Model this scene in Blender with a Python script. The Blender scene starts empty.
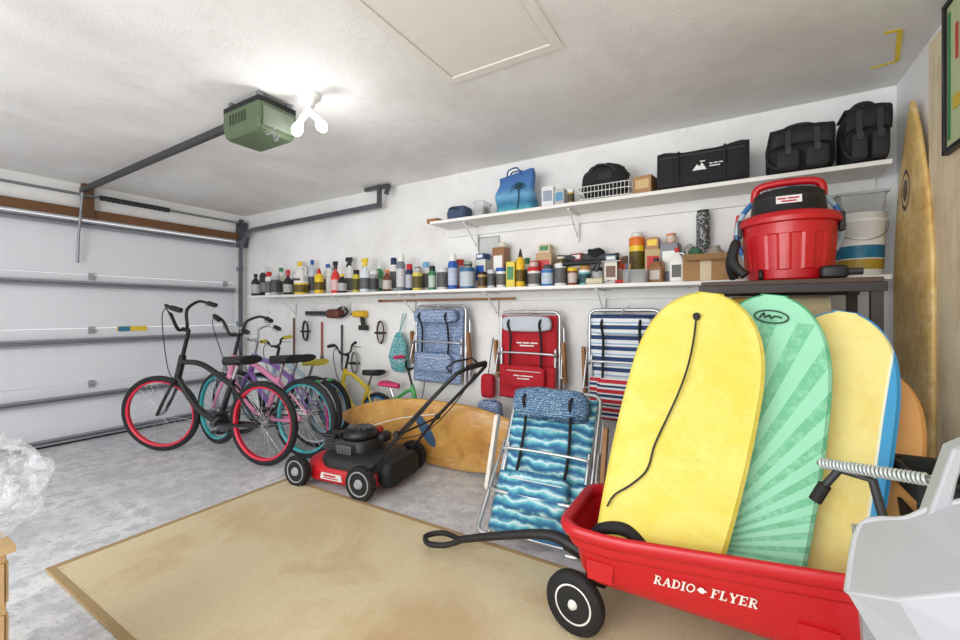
import bpy, bmesh, math, random
from mathutils import Vector, Matrix, noise as NZ
random.seed(7)
SC=bpy.context.scene; COL=SC.collection
PI=math.pi; R=math.radians
TH=R(30.7); F=421.0; HZ=312.0; H=1.25
CT,ST=math.cos(TH),math.sin(TH)
XL,YB,XR,ZC=-5.46,3.17,0.79,2.5
def ray(px,py):
    s=(px-480)/F
    return Vector((CT*s-ST, ST*s+CT,(HZ-py)/F))
def atY(px,py,Y): d=ray(px,py)*1; t=Y/d.y; return Vector((d.x*t,Y,H+d.z*t))
def atZ(px,py,Z=0): d=ray(px,py); t=(Z-H)/d.z; return Vector((d.x*t,d.y*t,Z))
def fwd(x,y): return -x*ST+y*CT
# ---------------------------------------------------------------- materials
def lin(c):
    def f(u):
        u/=255.0
        return u/12.92 if u<=0.04045 else ((u+0.055)/1.055)**2.4
    return (f(c[0]),f(c[1]),f(c[2]),1)
MC={}
class G:
    def __init__(s,name):
        s.m=bpy.data.materials.new(name); s.m.use_nodes=True; s.nt=s.m.node_tree; s.b=s.nt.nodes['Principled BSDF']
    def n(s,t,**k):
        x=s.nt.nodes.new(t)
        for a,b in k.items(): setattr(x,a,b)
        return x
    def L(s,a,b): s.nt.links.new(a,b)
    def put(s,sock,v):
        if hasattr(v,'is_output'): s.L(v,sock)
        else: sock.default_value=v
    def coord(s,kind='Object'): return s.n('ShaderNodeTexCoord').outputs[kind]
    def mapping(s,v,scale=(1,1,1),rot=(0,0,0)):
        x=s.n('ShaderNodeMapping'); s.L(v,x.inputs[0]); x.inputs['Scale'].default_value=scale; x.inputs['Rotation'].default_value=rot; return x.outputs[0]
    def sep(s,v): x=s.n('ShaderNodeSeparateXYZ'); s.L(v,x.inputs[0]); return x.outputs
    def math(s,op,a,b=0.0,c=0.0):
        x=s.n('ShaderNodeMath',operation=op); s.put(x.inputs[0],a); s.put(x.inputs[1],b); s.put(x.inputs[2],c); return x.outputs[0]
    def mix(s,f,a,b):
        x=s.n('ShaderNodeMix',data_type='RGBA'); s.put(x.inputs[0],f); s.put(x.inputs[6],a); s.put(x.inputs[7],b); return x.outputs[2]
    def noise(s,v,scale=5,detail=3,rough=.5,dist=0):
        x=s.n('ShaderNodeTexNoise'); s.L(v,x.inputs['Vector']); x.inputs['Scale'].default_value=scale; x.inputs['Detail'].default_value=detail; x.inputs['Roughness'].default_value=rough; x.inputs['Distortion'].default_value=dist; return x.outputs[0]
    def ramp(s,f,stops,interp='LINEAR'):
        x=s.n('ShaderNodeValToRGB'); s.L(f,x.inputs[0]); e=x.color_ramp; e.interpolation=interp
        while len(e.elements)>1: e.elements.remove(e.elements[-1])
        e.elements[0].position=stops[0][0]; e.elements[0].color=stops[0][1]
        for p,c in stops[1:]:
            q=e.elements.new(p); q.color=c
        return x.outputs[0]
    def bump(s,h,st=.2,d=.01):
        x=s.n('ShaderNodeBump'); s.L(h,x.inputs['Height']); x.inputs['Strength'].default_value=st; x.inputs['Distance'].default_value=d; s.L(x.outputs[0],s.b.inputs['Normal'])
    def fin(s,col=None,rough=.5,metal=0,spec=None):
        if col is not None: s.put(s.b.inputs['Base Color'],col)
        s.put(s.b.inputs['Roughness'],rough); s.b.inputs['Metallic'].default_value=metal
        return s.m
def P(col,rough=.5,metal=0,var=.10,scale=14,bump=0,alpha=1,trans=0,emit=0,coat=0):
    key=(tuple(col),rough,metal,var,scale,bump,alpha,trans,emit,coat)
    if key in MC: return MC[key]
    g=G('surface'); c=lin(col); d=tuple(x*(1-var*2) for x in c[:3])+(1,)
    co=g.coord(); nz=g.noise(co,scale,4)
    g.fin(g.mix(nz,c,d),rough,metal)
    rr=g.math('MULTIPLY_ADD',nz,.12,max(rough-.06,.02)); g.L(rr,g.b.inputs['Roughness'])
    if bump: g.bump(g.noise(co,scale*14,2),bump,.004)
    if alpha<1: g.b.inputs['Alpha'].default_value=alpha
    if trans: g.b.inputs['Transmission Weight'].default_value=trans
    if coat: g.b.inputs['Coat Weight'].default_value=coat
    if emit: g.b.inputs['Emission Color'].default_value=c; g.b.inputs['Emission Strength'].default_value=emit
    MC[key]=g.m; return g.m
def wavemat(stops,scale=10,dist=3,dscale=2,rot=(0,0,0),interp='LINEAR',rough=.75,direction='Z',prof='SAW'):
    g=G('printed_fabric'); v=g.mapping(g.coord(),rot=rot)
    w=g.n('ShaderNodeTexWave',wave_type='BANDS',bands_direction=direction,wave_profile=prof); g.L(v,w.inputs['Vector'])
    w.inputs['Scale'].default_value=scale; w.inputs['Distortion'].default_value=dist; w.inputs['Detail'].default_value=2; w.inputs['Detail Scale'].default_value=dscale
    c=g.ramp(w.outputs['Fac'],[(p,lin(q)) for p,q in stops],interp)
    g.bump(g.noise(g.coord(),260,2),.25,.002)
    return g.fin(c,rough)
BLACK=P((22,22,24),.45); RUB=P((26,26,28),.75,bump=.2); DKF=P((30,31,34),.85,bump=.4,scale=20); STEEL=P((185,187,190),.3,1,.05); ALU=P((205,207,210),.35,.85,.05)
CHR=P((220,222,225),.15,1,.03); WHT=P((235,235,232),.5,0,.04); GALV=P((150,153,158),.42,.7,.1); RED=P((200,20,32),.4,coat=.2,var=.06)
CARD=P((176,136,92),.85,bump=.2); WOOD=P((170,120,72),.6,var=.2,scale=9)
# ---------------------------------------------------------------- mesh builder
class MB:
    def __init__(s,T=None): s.v=[];s.f=[];s.mi=[];s.sm=[];s.T=T or Matrix();s.k=0
    def add(s,vs,fs,smooth=False):
        o=len(s.v); s.v+=[s.T@Vector(p) for p in vs]
        for f in fs: s.f.append([i+o for i in f]); s.mi.append(s.k); s.sm.append(smooth)
        return s
    def box(s,c,d,rot=None):
        M=(rot.to_3x3() if rot else Matrix.Identity(3)); c=Vector(c)
        vs=[c+M@Vector((x*d[0]/2,y*d[1]/2,z*d[2]/2)) for x in(-1,1) for y in(-1,1) for z in(-1,1)]
        return s.add(vs,[(0,1,3,2),(4,6,7,5),(0,4,5,1),(2,3,7,6),(0,2,6,4),(1,5,7,3)])
    def loft(s,rings,caps=True,closed=False,smooth=True):
        n=len(rings[0]); vs=[p for r in rings for p in r]; fs=[]
        m=len(rings)
        for i in range(m if closed else m-1):
            a=i*n;b=((i+1)%m)*n
            for j in range(n): fs.append((a+j,a+(j+1)%n,b+(j+1)%n,b+j))
        s.add(vs,fs,smooth)
        if caps and not closed:
            s.add(rings[0],[tuple(range(n))[::-1]]); s.add(rings[-1],[tuple(range(n))])
        return s
    def tube(s,pts,r,n=8,closed=False,caps=True):
        pts=[Vector(p) for p in pts]; m=len(pts)
        if isinstance(r,(list,tuple)):
            q=len(r)-1; rs=[]
            for i in range(m):
                u=i/(m-1)*q; a=min(int(u),q-1); rs.append(r[a]+(r[a+1]-r[a])*(u-a))
        else: rs=[r]*m
        tg=[]
        for i in range(m):
            if closed: t=pts[(i+1)%m]-pts[i-1]
            else: t=pts[min(i+1,m-1)]-pts[max(i-1,0)]
            tg.append(t.normalized() if t.length>1e-9 else Vector((0,0,1)))
        u=tg[0].orthogonal().normalized(); rings=[]
        for i in range(m):
            u=(u-tg[i]*u.dot(tg[i])); u=u.normalized() if u.length>1e-6 else tg[i].orthogonal().normalized()
            w=tg[i].cross(u)
            rings.append([pts[i]+(u*math.cos(2*PI*k/n)+w*math.sin(2*PI*k/n))*rs[i] for k in range(n)])
        return s.loft(rings,caps,closed)
    def cyl(s,a,b,r,n=16): return s.tube([a,b],r,n)
    def lathe(s,prof,n=24,M=None,caps=True):
        M=M or Matrix()
        rings=[[M@Vector((r*math.cos(2*PI*k/n),r*math.sin(2*PI*k/n),z)) for k in range(n)] for r,z in prof]
        return s.loft(rings,caps)
    def ring(s,c,axis,Rr,r,n=40,m=8):
        axis=Vector(axis).normalized(); u=axis.orthogonal().normalized(); w=axis.cross(u); c=Vector(c)
        return s.tube([c+(u*math.cos(2*PI*k/n)+w*math.sin(2*PI*k/n))*Rr for k in range(n)],r,m,closed=True)
    def sup(s,c,r,e=1.0,e2=None,nu=20,nv=12,M=None):
        e2=e if e2 is None else e2
        f=lambda t,k:math.copysign(abs(t)**k,t); M=M or Matrix(); rings=[]
        for j in range(nv+1):
            a=-PI/2+PI*j/nv; a=max(min(a,PI/2-.02),-PI/2+.02)
            rings.append([M@Vector((c[0]+r[0]*f(math.cos(a),e2)*f(math.cos(2*PI*k/nu),e),c[1]+r[1]*f(math.cos(a),e2)*f(math.sin(2*PI*k/nu),e),c[2]+r[2]*f(math.sin(a),e2))) for k in range(nu)])
        return s.loft(rings)
    def prism(s,poly,y0,y1,axis='y',M=None):
        M=M or Matrix(); n=len(poly)
        g=(lambda p,t:(p[0],t,p[1])) if axis=='y' else ((lambda p,t:(p[0],p[1],t)) if axis=='z' else (lambda p,t:(t,p[0],p[1])))
        vs=[M@Vector(g(p,y0)) for p in poly]+[M@Vector(g(p,y1)) for p in poly]
        return s.add(vs,[tuple(range(n))[::-1],tuple(range(n,2*n))]+[(i,(i+1)%n,n+(i+1)%n,n+i) for i in range(n)])
    def surf(s,fn,nu=12,nv=12):
        vs=[fn(i/nu,j/nv) for j in range(nv+1) for i in range(nu+1)]
        fs=[(j*(nu+1)+i,j*(nu+1)+i+1,(j+1)*(nu+1)+i+1,(j+1)*(nu+1)+i) for j in range(nv) for i in range(nu)]
        return s.add(vs,fs,True)
    def build(s,name,mats,parent=None,bevel=0,solid=0,sub=0):
        me=bpy.data.meshes.new(name); me.from_pydata([tuple(v) for v in s.v],[],s.f)
        for m in (mats if isinstance(mats,(list,tuple)) else [mats]): me.materials.append(m)
        me.polygons.foreach_set('material_index',s.mi); me.polygons.foreach_set('use_smooth',s.sm); me.update()
        bm=bmesh.new(); bm.from_mesh(me); bmesh.ops.recalc_face_normals(bm,faces=bm.faces); bm.to_mesh(me); bm.free()
        o=bpy.data.objects.new(name,me); COL.objects.link(o)
        if parent: o.parent=parent
        if solid: m=o.modifiers.new('s','SOLIDIFY'); m.thickness=solid; m.offset=0
        if bevel: m=o.modifiers.new('b','BEVEL'); m.width=bevel; m.segments=2; m.limit_method='ANGLE'; m.angle_limit=R(40)
        return o
def tag(o,label,cat,group=None):
    o['label']=label; o['category']=cat
    if group: o['group']=group
    return o
def thing(name,label,cat,loc=(0,0,0),rz=0,group=None,M=None):
    o=bpy.data.objects.new(name,None); COL.objects.link(o); o.empty_display_size=.05
    if M is not None: o.matrix_world=M
    else: o.location=loc; o.rotation_euler=(0,0,rz)
    return tag(o,label,cat,group)
def struct(o): o['kind']='structure'; return o
def text(s,size,mat,parent,M,name='lettering',ext=.0008):
    cu=bpy.data.curves.new('t','FONT'); cu.body=s; cu.size=size; cu.extrude=ext; cu.align_x='CENTER'; cu.align_y='CENTER'
    o=bpy.data.objects.new('t',cu); COL.objects.link(o); bpy.context.view_layer.update()
    me=bpy.data.meshes.new_from_object(o.evaluated_get(bpy.context.evaluated_depsgraph_get())); bpy.data.objects.remove(o)
    me.transform(M); me.materials.clear(); me.materials.append(mat); me.name=name
    o=bpy.data.objects.new(name,me); COL.objects.link(o); o.parent=parent; return o
FRONT=Matrix.Rotation(PI/2,4,'X')   # text facing -y
# slab-serif capitals drawn as strokes, unit height
def _arc(cx,cy,rx,ry,a0,a1,n=12): return [(cx+rx*math.cos(R(a0+(a1-a0)*i/n)),cy+ry*math.sin(R(a0+(a1-a0)*i/n))) for i in range(n+1)]
SERIF={
'R':(.84,[([(.2,0),(.2,1)],.2),([(.2,.94)]+_arc(.42,.72,.22,.22,90,-90)+[(.2,.5)],.12),([(.4,.5),(.7,.03)],.17)],[(0,.4,0),(0,.36,1),(.58,.86,0)]),
'A':(.92,[([(.16,0),(.46,.97)],.1),([(.46,1),(.78,0)],.2),([(.25,.33),(.65,.33)],.09)],[(0,.32,0),(.6,.94,0)]),
'D':(.88,[([(.2,0),(.2,1)],.2),([(.2,.94)]+_arc(.4,.5,.36,.44,90,-90)+[(.2,.06)],.14)],[(0,.4,0),(0,.4,1)]),
'I':(.46,[([(.22,0),(.22,1)],.2)],[(0,.44,0),(0,.44,1)]),
'O':(.92,[(_arc(.45,.5,.36,.44,0,360,24),.15)],[]),
'F':(.76,[([(.2,0),(.2,1)],.2),([(.2,.95),(.68,.95)],.1),([(.2,.52),(.5,.52)],.1),([(.66,1),(.66,.72)],.08)],[(0,.4,0),(0,.3,1)]),
'L':(.76,[([(.2,0),(.2,1)],.2),([(.2,.05),(.68,.05)],.1),([(.66,0),(.66,.3)],.08)],[(0,.4,1),(0,.3,0)]),
'Y':(.88,[([(.14,1),(.44,.45)],.19),([(.76,1),(.46,.45)],.1),([(.45,.5),(.45,0)],.2)],[(0,.34,1),(.58,.9,1),(.26,.66,0)]),
'E':(.8,[([(.2,0),(.2,1)],.2),([(.2,.95),(.7,.95)],.1),([(.2,.5),(.52,.5)],.1),([(.2,.05),(.7,.05)],.1),([(.68,1),(.68,.74)],.08),([(.68,0),(.68,.28)],.08)],[(0,.3,0),(0,.3,1)]),
}
def serif(m,word,h,x0):
    x=x0
    for ch in word:
        wd,st,se=SERIF[ch]; sl=lambda p:(x+(p[0]+p[1]*.26)*h,(p[1]-.5)*h)
        for pts,w in st:
            for a,b in zip(pts,pts[1:]):
                d=Vector(b)-Vector(a); d.normalize(); n=Vector((-d.y,d.x))*w/2; a2=Vector(a)-d*.02; b2=Vector(b)+d*.02
                m.prism([sl(a2-n),sl(b2-n),sl(b2+n),sl(a2+n)],0,.0012,'z')
        for a,b,y in se: m.prism([sl((a,y-.04)),sl((b,y-.04)),sl((b,y+.04)),sl((a,y+.04))],0,.0012,'z')
        x+=(wd+.06)*h
    return x
def rr(w,h,r,n=5,cx=0,cy=0):
    out=[]
    for sx,sy,a0 in((1,1,0),(-1,1,90),(-1,-1,180),(1,-1,270)):
        for i in range(n+1):
            a=R(a0+90*i/n); out.append((cx+sx*(w/2-r)+r*math.cos(a),cy+sy*(h/2-r)+r*math.sin(a)))
    return out
def smoothpath(pts,k=6):
    pts=[Vector(p) for p in pts]; out=[]
    for i in range(len(pts)-1):
        a=pts[max(i-1,0)];b=pts[i];c=pts[i+1];d=pts[min(i+2,len(pts)-1)]
        for j in range(k):
            t=j/k
            out.append(.5*((2*b)+(c-a)*t+(2*a-5*b+4*c-d)*t*t+(3*b-a-3*c+d)*t**3))
    out.append(pts[-1]); return out
# ================================================================ SETTING
YN=-2.6
g=G('concrete'); co=g.coord(); n1=g.noise(co,1.6,6,.62,.4); n2=g.noise(co,9,6,.7); n3=g.noise(co,60,3)
c=g.ramp(n1,[(.3,lin((188,189,193))),(.5,lin((220,221,224))),(.68,lin((238,238,238)))])
c=g.mix(g.ramp(n2,[(.45,(0,0,0,1)),(.60,(1,1,1,1))]),c,lin((190,191,195))); c=g.mix(g.ramp(n3,[(.60,(0,0,0,1)),(.70,(.8,.8,.8,1))]),c,lin((140,141,145)))
g.bump(n2,.15,.01); MF=g.fin(c,g.math('MULTIPLY_ADD',n1,.3,.32))
g=G('painted_plaster'); co=g.coord(); n1=g.noise(co,1.1,5,.6,.5); n2=g.noise(co,70,3); n5=g.noise(co,5,6,.7)
g.bump(n2,.2,.006); MCL=g.fin(g.mix(g.ramp(n5,[(.5,(0,0,0,1)),(.7,(.25,.25,.25,1))]),g.ramp(n1,[(.3,lin((220,217,214))),(.6,lin((238,237,235)))]),lin((206,198,192))),.75)
g=G('painted_wall'); co=g.coord(); n1=g.noise(co,1.5,5,.6,.3); n2=g.noise(co,50,3); n4=g.noise(co,6,5)
g.bump(n2,.08,.004); MW=g.fin(g.mix(g.ramp(n4,[(.62,(0,0,0,1)),(.72,(.35,.35,.35,1))]),g.ramp(n1,[(.3,lin((226,224,222))),(.6,lin((241,241,240)))]),lin((200,190,180))),.65)
struct(MB().box(((XL+2.0)/2-.0,(YN+YB)/2,-.05),(2.0-XL+.3,YB-YN+.4,.1)).build('floor',MF))
struct(MB().box(((XL+2.0)/2,(YN+YB)/2,ZC+.05),(2.0-XL+.3,YB-YN+.4,.1)).build('ceiling',MCL))
struct(MB().box(((XL+XR)/2,YB+.05,ZC/2),(XR-XL+.3,.1,ZC)).build('wall_back',MW))
struct(MB().box((XR+.05,(YB+YN)/2,ZC/2),(.1,YB-YN,ZC)).build('wall_right',MW))
m=MB(); m.box((XL-.05,(YB+YN)/2,(ZC+2.16)/2),(.1,YB-YN,ZC-2.16)); m.box((XL-.05,3.11,1.08),(.1,.12,2.16)); struct(m.build('wall_left',MW))
g=G('plywood'); v=g.mapping(g.coord(),(3,3,.5)); n1=g.noise(v,4,6,.6,1.2); n2=g.noise(g.coord(),5,4)
MPLY=g.fin(g.mix(g.ramp(n2,[(.5,(0,0,0,1)),(.7,(.5,.5,.5,1))]),g.ramp(n1,[(.3,lin((212,194,158))),(.6,lin((232,218,188))),(.75,lin((200,174,132)))]),lin((176,148,110))),.6)
struct(MB().box((.775,1.43,1.23),(.03,2.4,2.42)).build('trim_1',MPLY,bevel=.002))
x0,x1,y0,y1=-1.32,-.67,.6,1.9
m=MB()
for a,b,c_,d_ in((x0,x0+.05,y0,y1),(x1-.05,x1,y0,y1),(x0+.05,x1-.05,y1-.05,y1),(x0+.05,x1-.05,y0,y0+.05)): m.box(((a+b)/2,(c_+d_)/2,ZC-.004),(b-a,d_-c_,.008))
m.box(((x0+x1)/2,(y0+y1)/2,ZC-.001),(x1-x0-.11,y1-y0-.11,.004))
struct(m.build('trim_2',P((236,230,222),.7,0,.05)))
# ---- garage door
MD=P((230,233,238),.5,var=.04,scale=3)
m=MB(); zs=[0.02,.56,1.09,1.62,2.13]
for a,b in zip(zs,zs[1:]): m.box((XL+.0,(-1.9+3.03)/2,(a+b)/2),(.045,4.93,b-a-.006))
door=struct(m.build('door_1',MD,bevel=.004))
for z,h in((2.10,.05),(1.52,.045),(.965,.05),(.43,.045),(.05,.04)):
    m=MB(); m.box((XL+.035,.565,z),(.03,4.9,h*.35)); m.box((XL+.05,.565,z+h*.35),(.055,4.9,.008)); m.box((XL+.05,.565,z-h*.35),(.055,4.9,.008)); m.box((XL+.074,.565,z+h*.35+.006),(.006,4.9,.018)); m.box((XL+.074,.565,z-h*.35-.006),(.006,4.9,.018))
    m.build('strut',P((150,153,160),.6,.2,.05),door)
for z in (1.6,1.07,.54):
    for y in(-.3,.95,1.62,2.9):
        m=MB(); m.box((XL+.03,y,z),(.01,.05,.07)); m.cyl((XL+.035,y-.03,z),(XL+.035,y+.03,z),.009,10); m.build('hinge',P((190,193,198),.4,.5),door)
m=MB(); m.box((XL+.03,1.95,1.075),(.004,.26,.05)); m.k=1; m.box((XL+.032,1.88,1.075),(.004,.1,.05)); m.build('sticker',[P((240,205,60)),P((60,130,160))],door)
m=MB(); m.box((XL+.03,.565,.012),(.05,4.9,.024)); m.build('bottom_seal',RUB,door)
struct(MB().box((XL+.03,.6,2.215),(.045,4.9,.085)).build('trim_3',P((128,88,54),.65,var=.25,scale=6),bevel=.002))
struct(MB().box((XL+.06,1.58,2.33),(.05,.09,.33)).build('trim_4',P((120,84,54),.65,var=.2),bevel=.002))
t=thing('torsion_rod','grey spring rod running above the garage door header','door spring',(XL,0,0))
MB().cyl((.1,-1.9,2.38),(.1,3.03,2.38),.013,10).build('rod',GALV,t)
pts=[Vector((.1+.022*math.cos(k*1.2),1.66+.6*k/300,2.38+.022*math.sin(k*1.2))) for k in range(301)]
MB().tube(pts,.006,5).build('spring',P((70,72,76),.4,.8),t)
MB().box((.075,.6,2.36),(.13,.04,.1)).build('bracket',GALV,t)
t=thing('door_track','grey metal door track rising by the corner and curving along the back wall','door track',(0,0,0))
pts=[(XL+.09,3.06,0.02),(XL+.09,3.06,2.0)]+[(XL+.09+.27*(1-math.cos(a)),3.06,2.0+.27*math.sin(a)) for a in [R(15*k) for k in range(1,7)]]+[(-2.95,3.06,2.3)]
m=MB()
def chan(m,pts,w=.05,d=.028):
    rings=[]
    for i,p in enumerate(pts):
        p=Vector(p); q=Vector(pts[min(i+1,len(pts)-1)])-Vector(pts[max(i-1,0)]); q.normalize(); nn=Vector((q.z,0,-q.x))
        rings.append([p+nn*a+Vector((0,b,0)) for a,b in((-w/2,-d/2),(w/2,-d/2),(w/2,-d/2+.006),(w/2,d/2),(-w/2,d/2),(-w/2,-d/2+.006))])
    m.loft(rings,smooth=False)
chan(m,pts); m.build('rail',P((112,116,124),.4,.6),t)
m=MB(); m.box((-2.97,3.06,2.39),(.035,.035,.22)); m.box((-3.0,3.06,2.475),(.32,.04,.03)); m.box((-2.86,3.06,2.44),(.035,.03,.1),Matrix.Rotation(R(25),4,'Y')); m.build('hanger',P((95,98,105),.4,.6),t)
for z in(.4,1.1,1.8): MB().box((XL+.045,3.075,z),(.08,.05,.05)).build('bracket',GALV,t)
m=MB(); m.box((XL+.05,3.095,2.24),(.09,.10,.32)); m.cyl((XL+.1,3.045,2.38),(XL+.1,3.075,2.38),.05,16); m.build('end_plate',P((90,93,99),.45,.5),t)
# opener + rail
OY=1.5
t=thing('door_opener','green and black garage door opener motor hanging near the ceiling','door opener',(-2.43,OY,2.275))
m=MB(); m.loft([[(a,b,z) for a,b in rr(.37*k,.24*k,.02,3)] for z,k in((.0,.86),(.012,.93),(.06,1),(.155,1))],smooth=False); m.build('housing',P((80,96,68),.5),t,bevel=.004)
m=MB(); m.box((0,0,.172),(.36,.235,.035)); m.build('chassis',P((36,38,40),.5,.5),t,bevel=.004)
m=MB(); m.box((.187,0,.08),(.012,.19,.11)); m.build('light_cover',P((112,120,104),.4),t,bevel=.004)
m=MB()
for k in range(6): m.box((-.1+k*.03,-.121,.10),(.012,.006,.06))
m.build('vent',P((50,60,44),.5),t)
for x in(-.14,.14):
    for y in(-.09,.09): MB().box((x,y,.205),(.025,.025,.04)).build('mounting_strap',GALV,t)
m=MB(); m.tube(smoothpath([(.16,-.06,.02),(.2,-.08,-.03),(.24,-.06,.0),(.27,-.09,-.02),(.29,-.09,-.09),(.31,-.08,-.05)]),.004,6); m.build('cable',P((120,120,124)),t)
t=thing('opener_rail','long dark steel opener rail running from the header to the motor','door rail',(0,OY,0))
m=MB(); a=Vector((-5.28,0,2.40)); b=Vector((-2.62,0,2.44)); d=b-a
m.box((a+b)/2,(d.length,.03,.045),Matrix.Rotation(-math.atan2(d.z,d.x),4,'Y')); m.build('beam',P((70,68,70),.5,.4),t)
m=MB(); m.cyl((-5.3,0,2.40),(-5.28,0,2.12),.008,8); m.tube([(-5.25,0,2.38),(-5.35,0,1.98),(-5.37,0,1.72)],.012,6); m.build('door_arm',GALV,t)
# bulbs
LX,LY=-2.08,1.58
t=thing('ceiling_lamp','ceiling lampholder carrying two glowing white bulbs','ceiling lamp',(LX,LY,ZC))
MB().lathe([(.065,0),(.065,-.02),(.035,-.045),(.03,-.07)],24).build('base',WHT,t)
m=MB(); m.tube([(0,0,-.06),(0,0,-.10)],.02,12); m.tube([(0,0,-.09),(-.045,-.02,-.14)],.019,12); m.tube([(0,0,-.09),(.045,.02,-.14)],.019,12); m.build('splitter',WHT,t)
for s in(-1,1):
    M=Matrix.Translation((s*.045,s*.02,-.14))@Matrix.Rotation(R(-s*35),4,'Y')@Matrix.Rotation(PI,4,'X')
    MB().lathe([(.014,0),(.017,.02),(.03,.05),(.031,.07),(.022,.092),(.004,.1)],20,M).build('bulb',P((255,255,255),.4,emit=6,var=0),t)
m=MB()
q=[atZ(884,33,ZC-.002),atZ(900,30,ZC-.002),atZ(897,61,ZC-.002),atZ(870,69,ZC-.002)]
for a,b in zip(q,q[1:]):
    d=(b-a); n=Vector((-d.y,d.x,0)).normalized()*.009; m.add([a-n,a+n,b+n,b-n,*(x-Vector((0,0,.002)) for x in(a-n,a+n,b+n,b-n))],[(0,1,2,3),(4,7,6,5),(0,4,5,1),(1,5,6,2),(2,6,7,3),(3,7,4,0)])
tag(m.build('tape_mark',P((255,224,50),.5)),'yellow bracket shaped tape stuck on the ceiling','tape')
# rug
g=G('woven_sisal'); co=g.coord(); w1=g.n('ShaderNodeTexWave',bands_direction='X'); w2=g.n('ShaderNodeTexWave',bands_direction='Y')
for w in(w1,w2): g.L(co,w.inputs[0]); w.inputs['Scale'].default_value=44; w.inputs['Distortion'].default_value=1.8; w.inputs['Detail Scale'].default_value=6
h=g.math('MULTIPLY',w1.outputs['Fac'],w2.outputs['Fac']); n1=g.noise(co,1.9,5,.65,.5); nn=g.noise(co,120,2)
c=g.mix(h,lin((204,184,142)),lin((240,226,190))); c=g.mix(g.math('MULTIPLY',nn,.5),c,lin((243,232,202))); c=g.mix(g.ramp(n1,[(.48,(0,0,0,1)),(.66,(.5,.5,.5,1))]),c,lin((192,156,106)))
s_=g.sep(co); dd=g.math('SQRT',g.math('ADD',g.math('POWER',g.math('ADD',s_[0],-.25),2),g.math('POWER',g.math('ADD',s_[1],.05),2))); dd=g.math('ADD',dd,g.math('MULTIPLY',g.noise(co,6,4),.25))
c=g.mix(g.ramp(dd,[(.25,(.45,.45,.45,1)),(.48,(0,0,0,1))]),c,lin((176,130,80)))
g.bump(h,.5,.005); MR=g.fin(c,.9)
t=thing('area_rug','large beige woven sisal rug lying on the concrete floor','rug',(-1.25,1.325,0))
MB().box((0,0,.006),(3.12,1.24,.010)).build('weave',MR,t)
m=MB()
for x in(-1.575,1.575): m.box((x,0,.007),(.035,1.30,.013))
for y in(-.635,.635): m.box((0,y,.007),(3.12,.032,.013))
m.build('binding',P((176,150,108),.85,bump=.3),t,bevel=.003)
# ================================================================ SHELVES
ZU,ZL,XS=2.02,1.44,.70
def shelf(name,label,x0,x1,z,xs):
    t=thing(name,label,'shelf',((x0+x1)/2,YB,z)); L=x1-x0
    MB().box((0,-.155,-.0125),(L,.30,.025)).build('board',P((238,236,232),.5,var=.04,scale=4),t,bevel=.003)
    MB().box((0,-.012,-.06),(L,.02,.07)).build('cleat',WHT,t,bevel=.002)
    for x in xs:
        m=MB(); x-=(x0+x1)/2; m.box((x,-.02,-.13),(.022,.012,.2)); m.box((x,-.13,-.03),(.022,.23,.01)); m.tube([(x,-.03,-.2),(x,-.22,-.034)],.006,6); m.build('bracket',WHT,t)
    return t
shelf('wall_shelf','short white upper shelf holding the black bags',-2.2,XS,ZU,[-1.9,-1.0,.2])
shelf('wall_shelf','long white lower shelf crowded with bottles and cans',-4.9,XS,ZL,[-4.4,-3.5,-2.6,-1.7,-.8,.3])
YF,YR=2.96,3.08
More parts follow.
